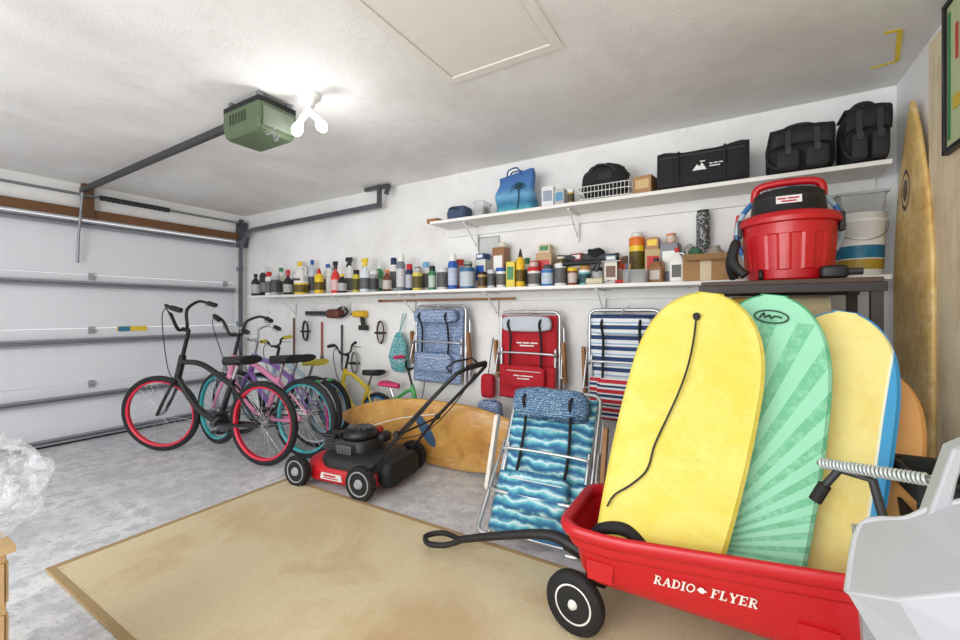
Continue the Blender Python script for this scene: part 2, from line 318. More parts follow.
def item(kind,px,w,top,row,c1,c2,desc,prev,zb=ZL,Y=None,group=None,rel=' right of '):
    Y=Y or (YF if row=='f' else YR)
    p=atY(px,top,Y); t_=fwd(p.x,p.y); h=p.z-zb; r=w*t_/F/2
    names={'can':'can','spray':'spray_can','bottle':'bottle','jug':'jug','box':'box','trigger':'spray_bottle','tub':'tub','paint':'paint_can','jar':'jar','squeeze':'squeeze_bottle','roll':'tape_roll'}
    cats={'can':'can','spray':'spray can','bottle':'bottle','jug':'jug','box':'box','trigger':'spray bottle','tub':'tub','paint':'paint can','jar':'jar','squeeze':'bottle','roll':'tape roll'}
    lab=desc+(rel+prev if prev else ' at the far left of the long shelf')
    t=thing(names[kind],lab,cats[kind],(p.x,Y+(random.uniform(-.012,.012) if zb==ZL else 0),zb),random.uniform(-.3,.3) if kind!='box' else random.uniform(-.22,.22),group=group or 'supplies lined up on the long lower shelf')
    A=P(c1,.4,var=.05); B=P(c2,.4,var=.05)
    LB=tuple(int(255-(255-x)*.25) if sum(c1)<420 else int(x*.45) for x in c1); LBm=P(LB,.55,var=.25,scale=60)
    if kind=='can':
        MB().lathe([(r*.96,0),(r,.004),(r,h-.004),(r*.96,h)],20).build('body',A,t); MB().lathe([(r*.9,h-.001),(r*.9,h+.003)],20).build('lid',B,t)
        MB().lathe([(r*1.01,h*.15),(r*1.01,h*.8)],20,caps=False).build('paper_label',LBm,t)
    elif kind=='roll':
        m=MB(); m.loft([[(rad*math.cos(2*PI*k/24),rad*math.sin(2*PI*k/24),z) for k in range(24)] for rad,z in((r,0),(r,h),(r*.6,h),(r*.6,0))],closed=True); m.build('tape',A,t); MB().lathe([(r*.6,.002),(r*.6,h*1.0)],24,caps=False).build('core',B,t)
    elif kind=='spray':
        MB().lathe([(r*.96,0),(r,.005),(r,h*.72),(r*.72,h*.8)],20).build('body',A,t); MB().lathe([(r*.74,h*.76),(r*.74,h*.97),(r*.6,h)],20).build('cap',B,t)
        MB().lathe([(r*1.01,h*.12),(r*1.01,h*.6)],20,caps=False).build('paper_label',LBm,t)
    elif kind=='bottle':
        MB().lathe([(r*.9,0),(r,.006),(r,h*.6),(r*.8,h*.7),(r*.36,h*.8),(r*.36,h*.88)],20).build('body',A,t); MB().lathe([(r*.45,h*.86),(r*.45,h*.98),(r*.4,h)],16).build('cap',B,t)
        MB().lathe([(r*1.015,h*.12),(r*1.015,h*.52)],20,caps=False).build('paper_label',LBm,t)
    elif kind=='squeeze':
        MB().lathe([(r*.9,0),(r,.006),(r*.95,h*.5),(r,h*.68),(r*.5,h*.78)],20).build('body',A,t); MB().lathe([(r*.52,h*.76),(r*.4,h*.86),(r*.14,h)],16).build('nozzle',B,t)
        MB().lathe([(r*1.015,h*.15),(r*1.0,h*.45)],20,caps=False).build('paper_label',LBm,t)
    elif kind=='jug':
        m=MB()
        rings=[[(a,b,z) for a,b in rr(2*r*k,1.3*r*k,r*.35*k)] for z,k in((0,.94),(.006,1),(h*.55,1),(h*.72,.8),(h*.82,.36),(h*.88,.34))]
        m.loft(rings); m.build('body',A,t)
        MB().tube(smoothpath([(r*.35,0,h*.84),(r*.95,0,h*.8),(r*.98,0,h*.55)]),r*.13,8).build('handle',A,t)
        MB().lathe([(r*.34,h*.86),(r*.34,h)],16).build('cap',B,t)
        MB().box((0,-r*.665,h*.32),(r*1.3,.002,h*.36)).build('paper_label',LBm,t)
    elif kind=='box':
        MB().box((0,0,h/2),(2*r,min(2*r,.16),h)).build('carton',A,t,bevel=.002)
        MB().box((0,-min(r,.08)-.0006,h*.55),(1.5*r,.002,h*.5)).build('printed_panel',B,t)
    elif kind=='trigger':
        MB().lathe([(r*.9,0),(r,.006),(r,h*.5),(r*.7,h*.62),(r*.3,h*.7),(r*.3,h*.78)],20).build('body',A,t)
        m=MB(); m.box((-r*.1,0,h*.93),(r*1.3,r*.5,h*.12)); m.box((-r*.8,0,h*.92),(r*.3,r*.3,h*.07)); m.box((-r*.45,0,h*.82),(r*.14,r*.35,h*.2),Matrix.Rotation(.4,4,'Y')); m.cyl((0,0,h*.76),(0,0,h*.88),r*.38,12); m.build('trigger_head',B,t,bevel=.001)
        MB().lathe([(r*1.015,h*.1),(r*1.015,h*.42)],20,caps=False).build('paper_label',LBm,t)
    elif kind in('tub','jar'):
        MB().lathe([(r*.86,0),(r*.9,.004),(r*.97,h*.85)],24).build('body',A,t); MB().lathe([(r,h*.82),(r,h*.98),(r*.95,h)],24).build('lid',B,t)
        MB().lathe([(r*.935,h*.15),(r*.975,h*.7)],24,caps=False).build('paper_label',LBm,t)
    elif kind=='paint':
        MB().lathe([(r,0),(r,h*.97),(r*1.04,h),(r*.9,h),(r*.88,h*.97)],24).build('body',A,t); MB().lathe([(r*.88,h*.96),(r*.88,h*.99)],24).build('lid',B,t)
        MB().tube([(r*1.03*math.cos(a),-r*.3*math.sin(a)-r*.5*math.sin(a),h*.8-r*.9*math.sin(a)) for a in [PI*k/10 for k in range(11)]],.0015,5).build('bail_handle',STEEL,t)
        MB().lathe([(r*1.01,h*.12),(r*1.01,h*.8)],24,caps=False).build('paper_label',LBm,t)
    return t,p.z
W=(238,238,234);K=(28,28,32);Y_=(240,205,40);RD=(200,30,35);BL=(40,90,175);GR=(50,130,80);OR=(230,120,40);BR=(110,70,45);GY=(150,152,156);LB_=(120,180,220);NV=(30,45,90)
items=[
('bottle',256,8,274,'f',(50,40,36),K,'slim dark brown bottle'),
('squeeze',263,7,266,'b',(60,60,64),W,'grey squeeze bottle with white tip'),
('spray',269,7,272,'f',W,RD,'white spray can with red cap'),
('can',276,8,276,'f',(190,195,200),W,'short silver can'),
('bottle',282,9,268,'b',(230,225,210),GR,'cream bottle with green cap'),
('trigger',289,9,270,'f',K,RD,'black trigger spray bottle with red head'),
('jug',300,15,262,'b',W,Y_,'white round shouldered jug with yellow cap'),
('tub',302,14,281,'f',Y_,W,'squat yellow tub with white lid'),
('bottle',312,8,260,'b',(200,205,210),BL,'pale bottle with blue cap'),
('squeeze',319,9,268,'f',Y_,RD,'yellow squeeze bottle with red tip'),
('jug',327,12,264,'b',W,BL,'white jug with blue cap'),
('trigger',335,9,261,'f',(225,60,50),K,'red trigger spray bottle with black head'),
('bottle',343,9,274,'f',K,Y_,'black bottle with yellow cap'),
('trigger',350,10,257,'b',(235,235,235),K,'white trigger spray bottle with black head'),
('spray',357,8,270,'f',(200,190,60),K,'mustard spray can with black cap'),
('trigger',365,11,258,'f',(220,230,235),(235,210,50),'pale trigger spray bottle with yellow head'),
('can',374,9,275,'f',GY,K,'grey can with black lid'),
('squeeze',380,8,262,'b',(70,150,90),W,'green squeeze bottle with white tip'),
('bottle',387,9,270,'f',(110,60,40),OR,'amber bottle with orange cap'),
('spray',394,8,258,'b',W,NV,'white spray can with navy cap'),
('spray',401,9,254,'f',(120,130,140),W,'tall grey spray can with white cap'),
('spray',409,8,264,'f',NV,RD,'navy spray can with red cap'),
('can',418,10,273,'f',(220,200,80),W,'short yellow can with white lid'),
('spray',426,9,262,'b',(235,235,235),LB_,'white spray can with sky blue cap'),
('spray',432,8,266,'f',GR,K,'green spray can with black cap'),
('paint',442,12,268,'f',(210,212,215),GY,'small silver paint can'),
('spray',453,10,254,'f',BL,W,'tall blue spray can with white cap'),
('can',460,10,260,'b',(200,60,50),W,'red can with white lid'),
('paint',468,15,268,'f',(60,110,150),W,'blue paint can with white lid'),
('jar',482,10,272,'f',(190,150,90),K,'honey coloured jar with black lid'),
('box',483,13,260,'b',(222,222,216),BL,'white carton with blue panel'),
('can',491,8,270,'f',(205,210,215),GY,'plain silver can'),
('box',501,13,248,'b',(150,100,60),W,'brown carton with white panel'),
('tub',501,11,268,'f',W,BL,'white tub with blue lid'),
('box',512,9,262,'f',(220,200,60),GR,'yellow carton with green panel'),
('squeeze',521,9,249,'f',(238,190,30),K,'tall golden squeeze bottle with black tip'),
('spray',527,8,258,'b',W,GR,'white spray can with green cap'),
('tub',534,14,268,'f',(235,232,225),RD,'off white tub with red lid'),
('box',546,16,254,'b',(190,150,105),RD,'tan carton with red panel'),
('can',548,12,270,'f',(60,120,190),W,'blue can with white lid'),
('paint',561,12,264,'f',(230,230,230),GY,'white paint can with grey lid'),
('jar',573,10,268,'f',(140,60,40),Y_,'rust coloured jar with yellow lid'),
('box',578,16,262,'b',(80,85,95),W,'dark grey carton with white panel'),
('tub',585,12,270,'f',(90,170,180),W,'teal tub with white lid'),
('can',598,10,268,'f',K,OR,'black can with orange lid'),
('box',611,12,262,'f',(225,222,210),BR,'cream carton with brown panel'),
('bottle',620,8,254,'b',(200,80,40),W,'orange bottle with white cap'),
('tub',637,15,238,'b',Y_,OR,'tall yellow tub with orange lid'),
('box',653,15,250,'b',(196,170,120),RD,'straw coloured carton with red panel'),
('jug',656,15,258,'f',(150,105,65),K,'brown jug with black cap'),
('box',671,16,244,'b',(120,125,135),W,'slate grey carton with white panel'),
('jug',677,13,248,'f',W,RD,'tall white jug with red cap'),
]
prev=''; tops={}
for it in items:
    _,zt_=item(*it,prev); prev=it[-1]; tops[prev]=zt_
stack=[
('box',546,12,245,'b',(214,190,150),GR,'little beige carton with green panel','tan carton with red panel'),
('roll',503,9,243,'b',(225,220,205),(170,130,90),'cream masking tape roll','brown carton with white panel'),
('box',579,12,254,'b',(150,40,40),W,'flat maroon carton with white panel','dark grey carton with white panel'),
('can',534,9,261,'f',(180,60,40),W,'little rust red can','off white tub with red lid'),
('roll',548,9,265,'f',(70,75,85),W,'dark duct tape roll','blue can with white lid'),
('jar',561,8,257,'f',(220,190,110),W,'small amber jar','white paint can with grey lid'),
('box',611,10,256,'f',(120,150,180),W,'small blue carton','cream carton with brown panel'),
('roll',585,10,265,'f',(200,150,80),(120,90,60),'brown packing tape roll','teal tub with white lid'),
('box',653,12,238,'b',(170,120,80),Y_,'rust brown carton with yellow panel','straw coloured carton with red panel'),
('can',671,9,234,'b',(215,120,60),W,'short orange can','slate grey carton with white panel'),
('roll',637,11,233,'b',(235,235,230),(180,150,110),'white tape roll','tall yellow tub with orange lid'),
('box',483,10,254,'b',(60,90,140),W,'flat blue carton','white carton with blue panel'),
('can',418,7,267,'f',(70,80,90),W,'little slate can','short yellow can with white lid'),
('roll',374,8,271,'f',(235,235,230),(160,130,90),'white thread tape roll','grey can with black lid'),
('jar',468,9,262,'f',(230,225,215),GR,'tiny cream jar with green lid','blue paint can with white lid'),
]
for s_ in stack: item(*s_[:9],zb=tops[s_[8]]+.001,rel=' stacked on ')
t=thing('brush_jar','glass jar of paint brushes standing between jugs on the long shelf','brush jar',(atY(628,270,2.93).x,2.90,ZL)); MB().lathe([(.026,0),(.028,.01),(.028,.08),(.025,.09)],20).build('glass',P((190,205,210),.1,alpha=.5),t)
for k,(dx,dy,c) in enumerate(((-.012,0,(200,60,40)),(.012,.005,(210,170,90)),(0,-.012,(60,90,150)))):
    q=MB(); q.tube([(dx*.5,dy,.012),(dx*1.6,dy*1.4,.13)],.005,6); bo=q.build('brush',P(c,.5),t); MB().box((dx*1.9,dy*1.6,.155),(.02,.008,.05)).build('bristles',P((90,70,50),.9),bo)
p=atY(600,283,2.89); t=thing('paint_roller','paint roller with red handle lying at the shelf edge below the foam tube','paint roller',(p.x,2.885,ZL+.022)); MB().cyl((-.09,0,0),(.02,0,0),.022,18).build('roller_sleeve',P((225,215,190),.95,bump=.5),t); MB().tube(smoothpath([(.02,0,0),(.05,0,0),(.06,.01,-.0),(.10,.01,-.008)]),.004,6).build('frame',STEEL,t); MB().tube([(.10,.01,-.008),(.18,.01,-.008)],[.011,.013],10).build('handle',P((200,40,40)),t)
p=atY(703,212,3.09); h=p.z-ZL
g=G('camouflage'); n=g.noise(g.coord(),45,2); mc=g.fin(g.ramp(n,[(.4,lin((70,72,70))),(.5,lin((170,175,175))),(.58,lin((40,44,46)))],'CONSTANT'),.6)
t=thing('insulated_flask','tall grey camouflage cylinder standing behind the cardboard box','flask',(p.x,3.105,ZL)); MB().lathe([(.038,0),(.04,.01),(.04,h*.95),(.036,h)],24).build('body',mc,t); MB().lathe([(.036,h),(.036,h+.012)],24).build('lid',BLACK,t)
t=thing('cardboard_box','open brown cardboard box left of the red vacuum','box',(-.13,2.955,ZL),.05); m=MB(); w_,d_,h_=.24,.19,.15
for x in(-1,1): m.box((x*w_/2,0,h_/2),(.005,d_,h_))
for y in(-1,1): m.box((0,y*d_/2,h_/2),(w_,.005,h_))
m.box((0,0,.004),(w_,d_,.006)); m.build('carton',CARD,t); MB().box((0,-d_/2-.03,h_-.01),(w_,.07,.004),Matrix.Rotation(R(35),4,'X')).build('flap',CARD,t); MB().box((0,-d_/2-.004,h_*.5),(.06,.001,h_)).build('packing_tape',P((200,175,130),.2),t)
def crump(m,c,r,seed,e=.8,amp=.15,nu=26,nv=16,smooth=True,fr=2.2):
    b=MB(); b.sup(c,r,e,e,nu,nv); off=Vector((seed*3.1,seed*1.7,seed*.9)); vs=[]
    for v in b.v:
        d=v-Vector(c); q=Vector((d.x/r[0],d.y/r[1],d.z/r[2]))*fr+off
        k=1+amp*(NZ.noise(q)*1.2+(1-2*abs(NZ.noise(q*2.1)))*.5-.3*abs(NZ.noise(q*4.3)))
        vs.append(Vector(c)+d*k)
    m.add(vs,b.f[:-2],smooth)
for k,(x,c,lab) in enumerate(((-.19,(70,120,90),'green crumpled rag poking out of the cardboard box'),(-.08,(190,180,165),'beige crumpled rag poking out of the cardboard box'))):
    t=thing('crumpled_rag',lab,'rag',(x,2.96,ZL+.008)); m=MB(); crump(m,(0,0,.10),(.048,.07,.095),31+k,.8,.3); m.build('cloth',P(c,.95,bump=.5,var=.2,scale=25),t)
for k,(px,zb,Y,rx,c,lab) in enumerate(((592,tops['dark grey carton with white panel']+.001,3.08,.055,(34,36,40),'black crumpled tool pouch heaped on the dark grey carton'),(664,ZL,3.13,.03,(120,112,104),'brown crumpled rag wedged between the straw and slate cartons'))):
    p=atY(px,250,Y); t=thing('tool_pouch' if k==0 else 'crumpled_rag',lab,'pouch' if k==0 else 'rag',(p.x+(.03 if k==0 else 0),Y,zb)); m=MB(); crump(m,(0,0,.045 if k==0 else .11),(rx,.05 if k==0 else .03,.04 if k==0 else .10),41+k,.7,.3); m.build('cloth',P(c,.9,bump=.5),t)
def clearbin(px,py,Y,w,h,zb,label,tint=(215,222,228)):
    p=atY(px,py,Y); t=thing('storage_bin',label,'bin',(p.x,Y,zb)); m=MB()
    def ring(k,z): return [(a,b,z) for a,b in rr(w*k,.16*k,.02)]
    m.loft([ring(.9,0),ring(1,h),ring(1.06,h),ring(1.06,h-.01),ring(1.02,h-.008)],caps=False); m.add(ring(.9,.001),[tuple(range(24))]); m.build('tub',P(tint,.15,alpha=.45,var=.02),t)
    m=MB(); rnd=random.Random(px)
    for k in range(7): m.box((rnd.uniform(-w*.3,w*.3),rnd.uniform(-.04,.04),h*.3+rnd.uniform(0,h*.3)),(.04,.035,h*.35),Matrix.Rotation(rnd.uniform(0,3),4,'Z'))
    m.build('contents',P((150,130,110)),t); return t
clearbin(640,275,2.94,.11,.085,ZL,'clear plastic bin full of hardware below the yellow tub')
p=atY(585,248,3.0)
t=thing('foam_tube','long dark grey foam tube lying across the cans','tube',(p.x,3.0,ZL)); m=MB(); m.tube([(-.22,.06,.215),(.22,.06,.20)],.026,16); m.build('tube',P((74,78,82),.8),t)
MB().tube([(-.225,.06,.215),(-.2,.06,.214)],.029,16).build('end_band',BLACK,t); MB().tube([(.2,.06,.201),(.225,.06,.20)],.029,16).build('end_band',BLACK,t)
t=thing('caulking_gun','black caulking gun resting on cans beneath the grey foam tube','caulking gun',(p.x+.03,2.90,ZL+.155)); m=MB(); m.tube([(-.16,0,.0),(.1,0,.0)],.018,12); m.build('barrel',P((40,42,46),.5,.4),t)
MB().tube([(.1,0,0),(.24,0,.0)],.004,6).build('plunger',STEEL,t); m=MB(); m.box((.09,0,-.03),(.02,.02,.08),Matrix.Rotation(.4,4,'Y')); m.box((.07,0,-.03),(.012,.018,.07),Matrix.Rotation(.7,4,'Y')); m.build('grip',BLACK,t,bevel=.003)
p=atY(689,244,3.08); t=thing('plastic_bag','crumpled pale plastic bag squeezed beside the camouflage cylinder','plastic bag',(p.x,3.08,ZL)); m=MB(); crump(m,(0,0,.12),(.03,.04,.12),3,.8,.3); m.build('film',P((205,200,195),.25,alpha=.8),t)
# ================================================================ UPPER SHELF
g=G('printed_tote'); s_=g.sep(g.coord()); z=g.math('ADD',s_[2],g.math('MULTIPLY',g.noise(g.coord(),14,3),.05))
c=g.ramp(g.math('MULTIPLY',z,3.2),[(0,lin((225,225,215))),(.14,lin((70,160,175))),(.3,lin((40,110,150))),(.5,lin((110,170,205))),(.72,lin((70,125,185))),(1,lin((60,100,160)))]); mt_=g.fin(c,.6)
p=atY(516,214,2.99)
t=thing('tote_bag','blue beach tote with palm print standing on the upper shelf','tote bag',(p.x,2.99,ZU)); m=MB()
rings=[]
for i in range(13):
    u=i/12; w_=.34*(1-.12*u)*(1 if i else .95); d_=.15*(1-.7*u**1.5); rings.append([(a+.012*math.sin(9*u),b+.008*math.sin(7*u+a*30),.31*u+.02*math.sin(a*9)*u) for a,b in rr(w_,d_,d_*.4)])
m.loft(rings); m.build('bag',mt_,t)
for y in(-.03,.03): MB().tube(smoothpath([(-.06,y,.29),(-.05,y,.34),(.03,y*1.4,.345),(.06,y,.29)]),.006,6).build('handle',P((40,90,150),.7),t)
m=MB(); m.tube(smoothpath([(.05,-.081,.02),(.06,-.077,.11),(.05,-.066,.18)]),.005,6)
for a in range(8):
    an=R(-20+a*31); m.tube(smoothpath([(.05,-.067,.18),(.05+.04*math.cos(an),-.068,.19+.035*math.sin(an)),(.05+.08*math.cos(an),-.069,.165+.05*math.sin(an))]),[.006,.001],5)
m.build('palm_print',P((18,60,70),.7),t)
p=atY(460,216,2.99); t=thing('shoulder_pouch','slate blue pouch slumped at the left end of the upper shelf','pouch',(p.x,2.99,ZU)); m=MB(); crump(m,(0,0,.06),(.09,.08,.06),9,.5,.12); m.build('pouch',P((70,84,112),.85,bump=.3),t); MB().tube(smoothpath([(-.07,-.05,.09),(-.02,-.09,.1),(.05,-.07,.08),(.07,-.02,.07)]),.006,6).build('strap',P((45,50,60),.8),t)
p=atY(436,220,2.98); t=thing('wooden_tray','small wooden tray at the left tip of the upper shelf','tray',(p.x+.01,2.98,ZU)); m=MB(); m.box((0,0,.006),(.11,.14,.01)); m.box((-.055,0,.018),(.006,.14,.034)); m.box((.055,0,.018),(.006,.14,.034)); m.box((0,-.07,.018),(.11,.006,.034)); m.box((0,.07,.018),(.11,.006,.034)); m.build('tray',WOOD,t)
MB().box((0,0,.025),(.07,.08,.028)).build('card_stack',P((230,190,80)),t,bevel=.002)
clearbin(483,210,2.97,.09,.12,ZU,'clear plastic bin left of the blue tote')
US='small cartons and jars on the upper shelf'
item('box',549,12,188,'f',(225,228,230),(150,160,175),'white carton with grey panel on the upper shelf','blue tote',ZU,2.96,US)
item('box',561,10,190,'f',(190,190,185),(90,150,190),'pale grey carton with sky panel','tall white carton',ZU,2.96,US)
item('jar',571,7,190,'f',(210,180,120),W,'honey jar with white lid','pale grey carton on upper shelf',ZU,2.93,US)
item('box',645,18,178,'f',(172,128,84),(210,180,130),'brown cardboard carton with tan panel','wire basket',ZU,2.96,US)
p=atY(608,190,2.97); t=thing('wire_basket','white wire basket under the rounded black bag','basket',(p.x,2.97,ZU)); m=MB(); w_,d_,h_=.36,.23,.09
for z in(.004,.05,h_): m.tube([(a,b,z) for a,b in rr(w_,d_,.03)],.003,6,closed=True)
for k in range(14):
    x=-w_/2+.02+(w_-.04)*k/13; m.tube([(x,-d_/2,h_),(x,-d_/2,.004),(x,d_/2,.004),(x,d_/2,h_)],.0018,5)
for k in range(6):
    y=-d_/2+.03+(d_-.06)*k/5; m.tube([(-w_/2,y,h_),(-w_/2,y,.004),(w_/2,y,.004),(w_/2,y,h_)],.0018,5)
m.build('wire_frame',WHT,t)
t=thing('soft_bag','rounded black nylon bag heaped in the white wire basket','bag',(p.x-.02,2.97,ZU+.012)); m=MB(); crump(m,(0,0,.115),(.15,.085,.12),21,.7,.14); m.build('body',DKF,t); MB().tube(smoothpath([(-.1,-.07,.17),(-.03,-.09,.22),(.06,-.08,.2),(.1,-.06,.14)]),.008,6).build('strap',BLACK,t); MB().box((.02,-.088,.14),(.1,.012,.05)).build('pocket',P((40,42,46),.8),t,bevel=.005)
a=atY(659,188,2.96); b=atY(749,175,2.96); w_=b.x-a.x; h_=.245
t=thing('duffel_bag','black rectangular duffel with white emblem on the upper shelf','duffel bag',((a.x+b.x)/2,2.98,ZU)); m=MB()
rings=[]
for i in range(25):
    u=i/24; x=-w_/2+w_*u; k=1-.10*math.exp(-((u-.0)/.05)**2)-.10*math.exp(-((1-u)/.05)**2); sag=.03*math.sin(PI*u)**.7
    rings.append([(x,bb*k+.006*math.sin(u*17+cc*20),h_/2-sag*(cc/h_+.5)+cc*k) for bb,cc in rr(.24,h_,.03)])
m.loft(rings); m.build('body',P((24,25,28),.8,bump=.3),t)
MB().tube([(-w_*.46,-.124,.19),(w_*.46,-.124,.185)],.004,6).build('zipper',P((60,62,66),.5),t)
m=MB(); m.tube(smoothpath([(-w_*.25,-.127,.03),(-w_*.25,-.13,.2),(-.1,-.06,.222),(.1,-.06,.222),(w_*.25,-.13,.2),(w_*.25,-.127,.03)]),.006,6); m.build('carry_strap',P((38,38,42),.85),t)
m=MB(); m.prism([(-.045,.085),(-.02,.12),(-.008,.105),(.006,.128),(.03,.085)],-.132,-.126); m.build('emblem',P((240,240,240)),t)
m=MB()
for x0,x1,z in((.045,.062,.115),(.068,.09,.115),(.095,.115,.115),(.045,.1,.1),(-.005,.022,.135)): m.box(((x0+x1)/2,-.130,z),(x1-x0,.004,.006))
m.build('printed_mark',P((240,240,240)),t)
def satchel(px0,px1,top,label):
    a=atY(px0,170,2.93); b=atY(px1,165,2.93); w=b.x-a.x; p=atY((px0+px1)/2,top,2.93); h=p.z-ZU
    t=thing('camera_bag',label,'bag',((a.x+b.x)/2,2.98,ZU),group='black camera bags on the upper shelf'); D=.23
    MB().sup((0,0,h*.47),(w*.49,D/2,h*.47),.4,.4,nu=32,nv=16).build('body',P((27,27,29),.8,bump=.35),t)
    m=MB(); m.surf(lambda u,v:(-w*.45+w*.90*u,(D/2-.01)*(1-2*min(v*1.7,1)) if v<.59 else -D/2-.008-.012*math.sin(PI*(v-.59)/.41),h*.955+.012*math.sin(PI*u)*(1-v) if v<.59 else h*(.955-.95*(v-.59))-.02*(2*u-1)**4),10,20); m.build('flap',P((20,20,22),.7,bump=.2),t,solid=.008)
    for s in(-1,1):
        q=MB(); q.sup((s*w*.2,-D/2-.02,h*.25),(w*.17,.03,h*.22),.4,.4); pk=q.build('pocket',P((36,36,39),.75,bump=.3),t)
        MB().box((s*w*.2,-D/2-.054,h*.4),(.028,.01,.04)).build('buckle',P((70,70,72),.3,.5),pk,bevel=.002)
        MB().box((s*w*.2,-D/2-.03,h*.6),(.024,.008,h*.5)).build('strap',P((45,45,48),.7),t)
    MB().tube(smoothpath([(-w*.35,0,h*.93),(-w*.15,-.02,h*1.1),(w*.15,-.02,h*1.1),(w*.35,0,h*.93)]),.010,8).build('handle',P((35,35,38),.7),t)
    MB().tube(smoothpath([(-w*.45,.0,h*.8),(-w*.49,-.06,h*.5),(-w*.46,-.12,h*.2),(-w*.3,-.14,.01)]),.008,8).build('shoulder_strap',P((35,35,38),.7),t)
satchel(766,836,128,'wide black camera bag with flap beside the duffel')
satchel(840,890,108,'taller black camera bag at the right end of the upper shelf')
# ================================================================ BENCH + VAC
t=thing('storage_rack','dark brown slatted rack standing behind the bodyboards under the red vacuum','rack',(.215,2.62,0)); ZT=1.40
BW=P((84,62,52),.55,var=.2)
for k in range(5): MB().box((0,-.2+k*.1,ZT-.012),(.68,.085,.022)).build('slat',BW,t,bevel=.003)
for y in(-.24,.2): MB().box((0,y,ZT-.042),(.70,.025,.04)).build('rail',P((50,44,44),.5),t,bevel=.003)
for x in(-.32,.32):
    for y in(-.22,.2): MB().box((x,y,(ZT-.03)/2),(.04,.04,ZT-.03)).build('leg',P((58,48,46),.5),t,bevel=.003)
for z in(.5,1.15): MB().box((0,0,z),(.66,.4,.02)).build('shelf_panel',BW,t)
for x,y,c,lab in((.10,2.49,(226,176,70),'golden yellow rolled towel under the top of the dark rack'),(.30,2.50,(200,186,150),'sandy rolled towel under the top of the dark rack')):
    t=thing('rolled_towel',lab,'towel',(x,y,1.161)); m=MB(); pts=[(.08*(1-k/90)*math.cos(k*.35),.08*(1-k/90)*math.sin(k*.35)) for k in range(80)]
    m.loft([[(-.09+.18*j,a*1.0,b+.083) for a,b in rr(.16,.16,.075)] for j in(0,.05,.95,1)]); m.build('roll',P(c,.95,bump=.5,var=.2,scale=30),t); MB().tube([(-.092,a,b+.083) for a,b in pts],.003,4).build('spiral_edge',P(tuple(int(v*.8) for v in c),.9),t)
c0=Vector((atY(788,280,2.6).x,2.62,ZT))
t=thing('shop_vacuum','red drum vacuum with black motor head standing on the dark rack','vacuum',c0)
NV_=96
def ribbed(rad,z,a=.003): return [((rad+(a if (k//4)%2 else 0))*math.cos(2*PI*k/NV_),(rad+(a if (k//4)%2 else 0))*math.sin(2*PI*k/NV_),z) for k in range(NV_)]
MB().loft([ribbed(.160,0,0),ribbed(.172,.012,0),ribbed(.176,.05,.0),ribbed(.177,.055,.005),ribbed(.188,.22,.005),ribbed(.192,.225,0),ribbed(.195,.275,0),ribbed(.213,.28,0),ribbed(.215,.30,0),ribbed(.19,.305,0)],smooth=False).build('drum',RED,t)
MB().lathe([(.17,.325),(.158,.345),(.152,.40),(.147,.435),(.13,.45),(.1,.455)],40).build('motor_head',P((28,28,30),.5),t)
MB().lathe([(.213,.300),(.205,.322),(.165,.335),(.16,.335)],40,caps=False).build('lid',RED,t)
m=MB(); m.tube(smoothpath([(-.14,0,.42),(-.13,-.01,.478),(-.07,-.015,.498),(.07,-.015,.498),(.13,-.01,.478),(.14,0,.42)]),.019,12); m.build('handle',RED,t)
for s in(-1,1): m=MB(); m.box((s*.206,-.03,.28),(.02,.05,.09)); m.build('latch',BLACK,t,bevel=.004)
m=MB()
for k in range(5): m.lathe([(.1555-.001*k,.36+k*.011),(.1555-.001*k,.364+k*.011)],32,caps=False)
m.build('vent_ring',P((66,66,68),.5),t)
m=MB(); m.box((-.01,-.1575,.385),(.10,.004,.035)); m.build('maker_plate',P((235,235,235)),t)
m=MB()
for x0,x1,z in((-.055,-.02,.39),(-.015,.03,.39),(-.04,.02,.377)): m.box(((x0+x1)/2,-.1605,z),(x1-x0,.002,.007))
m.build('printed_mark',P((190,30,30)),t)
for x in(-.12,.12): m=MB(); m.ring((x,-.13,.03),(1,0,0),.022,.01,16,8); m.build('caster',BLACK,t)
m=MB(); m.tube(smoothpath([(-.185,-.16,.03),(-.235,-.14,.1),(-.225,-.1,.2),(-.25,-.04,.1),(-.23,0,.03)]),.022,12); m.build('hose',P((34,34,36),.6),t)
t=thing('plastic_hoop','blue and white plastic hoop standing behind the red vacuum','hoop',(c0.x+.02,2.85,ZL)); m=MB()
for k in range(12):
    m.k=k%2; m.tube([(.235*math.cos(2*PI*(k+j/6)/12),.0,.252+.235*math.sin(2*PI*(k+j/6)/12)) for j in range(7)],.014,8)
m.build('hoop',[P((45,120,190),.35),P((190,215,235),.35)],t)
t=thing('red_mallet','red handled tool poking up left of the vacuum','hand tool',(.0,3.08,ZL+.007)); MB().tube([(0,0,0),(.03,0,.24)],.013,10).build('shaft',P((60,60,62)),t); MB().tube([(.03,0,.22),(.055,0,.4)],[.018,.022],12).build('grip',P((215,60,40),.5),t)
p=atY(860,215,2.97); t=thing('plastic_bucket','white plastic bucket with printed blue band right of the vacuum','bucket',(p.x,2.99,ZL)); h=p.z-ZL
MB().lathe([(.09,0),(.095,.01),(.108,h*.85),(.115,h*.86),(.115,h*.9),(.108,h*.9),(.112,h),(.106,h),(.09,.02)],32).build('body',WHT,t); MB().lathe([(.0995,h*.28),(.1065,h*.80)],32,caps=False).build('printed_band',P((40,140,180),.5,var=.35,scale=30),t)
MB().lathe([(.0965,h*.10),(.0995,h*.26)],32,caps=False).build('lower_band',P((200,170,60),.5,var=.3,scale=60),t)
MB().lathe([(.103,h*.48),(.105,h*.60)],32,caps=False).build('white_band',WHT,t)
MB().tube([(.115*math.cos(a),-.06*math.sin(a)-.05*math.sin(a),h*.86-.1*math.sin(a)) for a in [PI*k/12 for k in range(13)]],.002,6).build('bail_handle',STEEL,t)
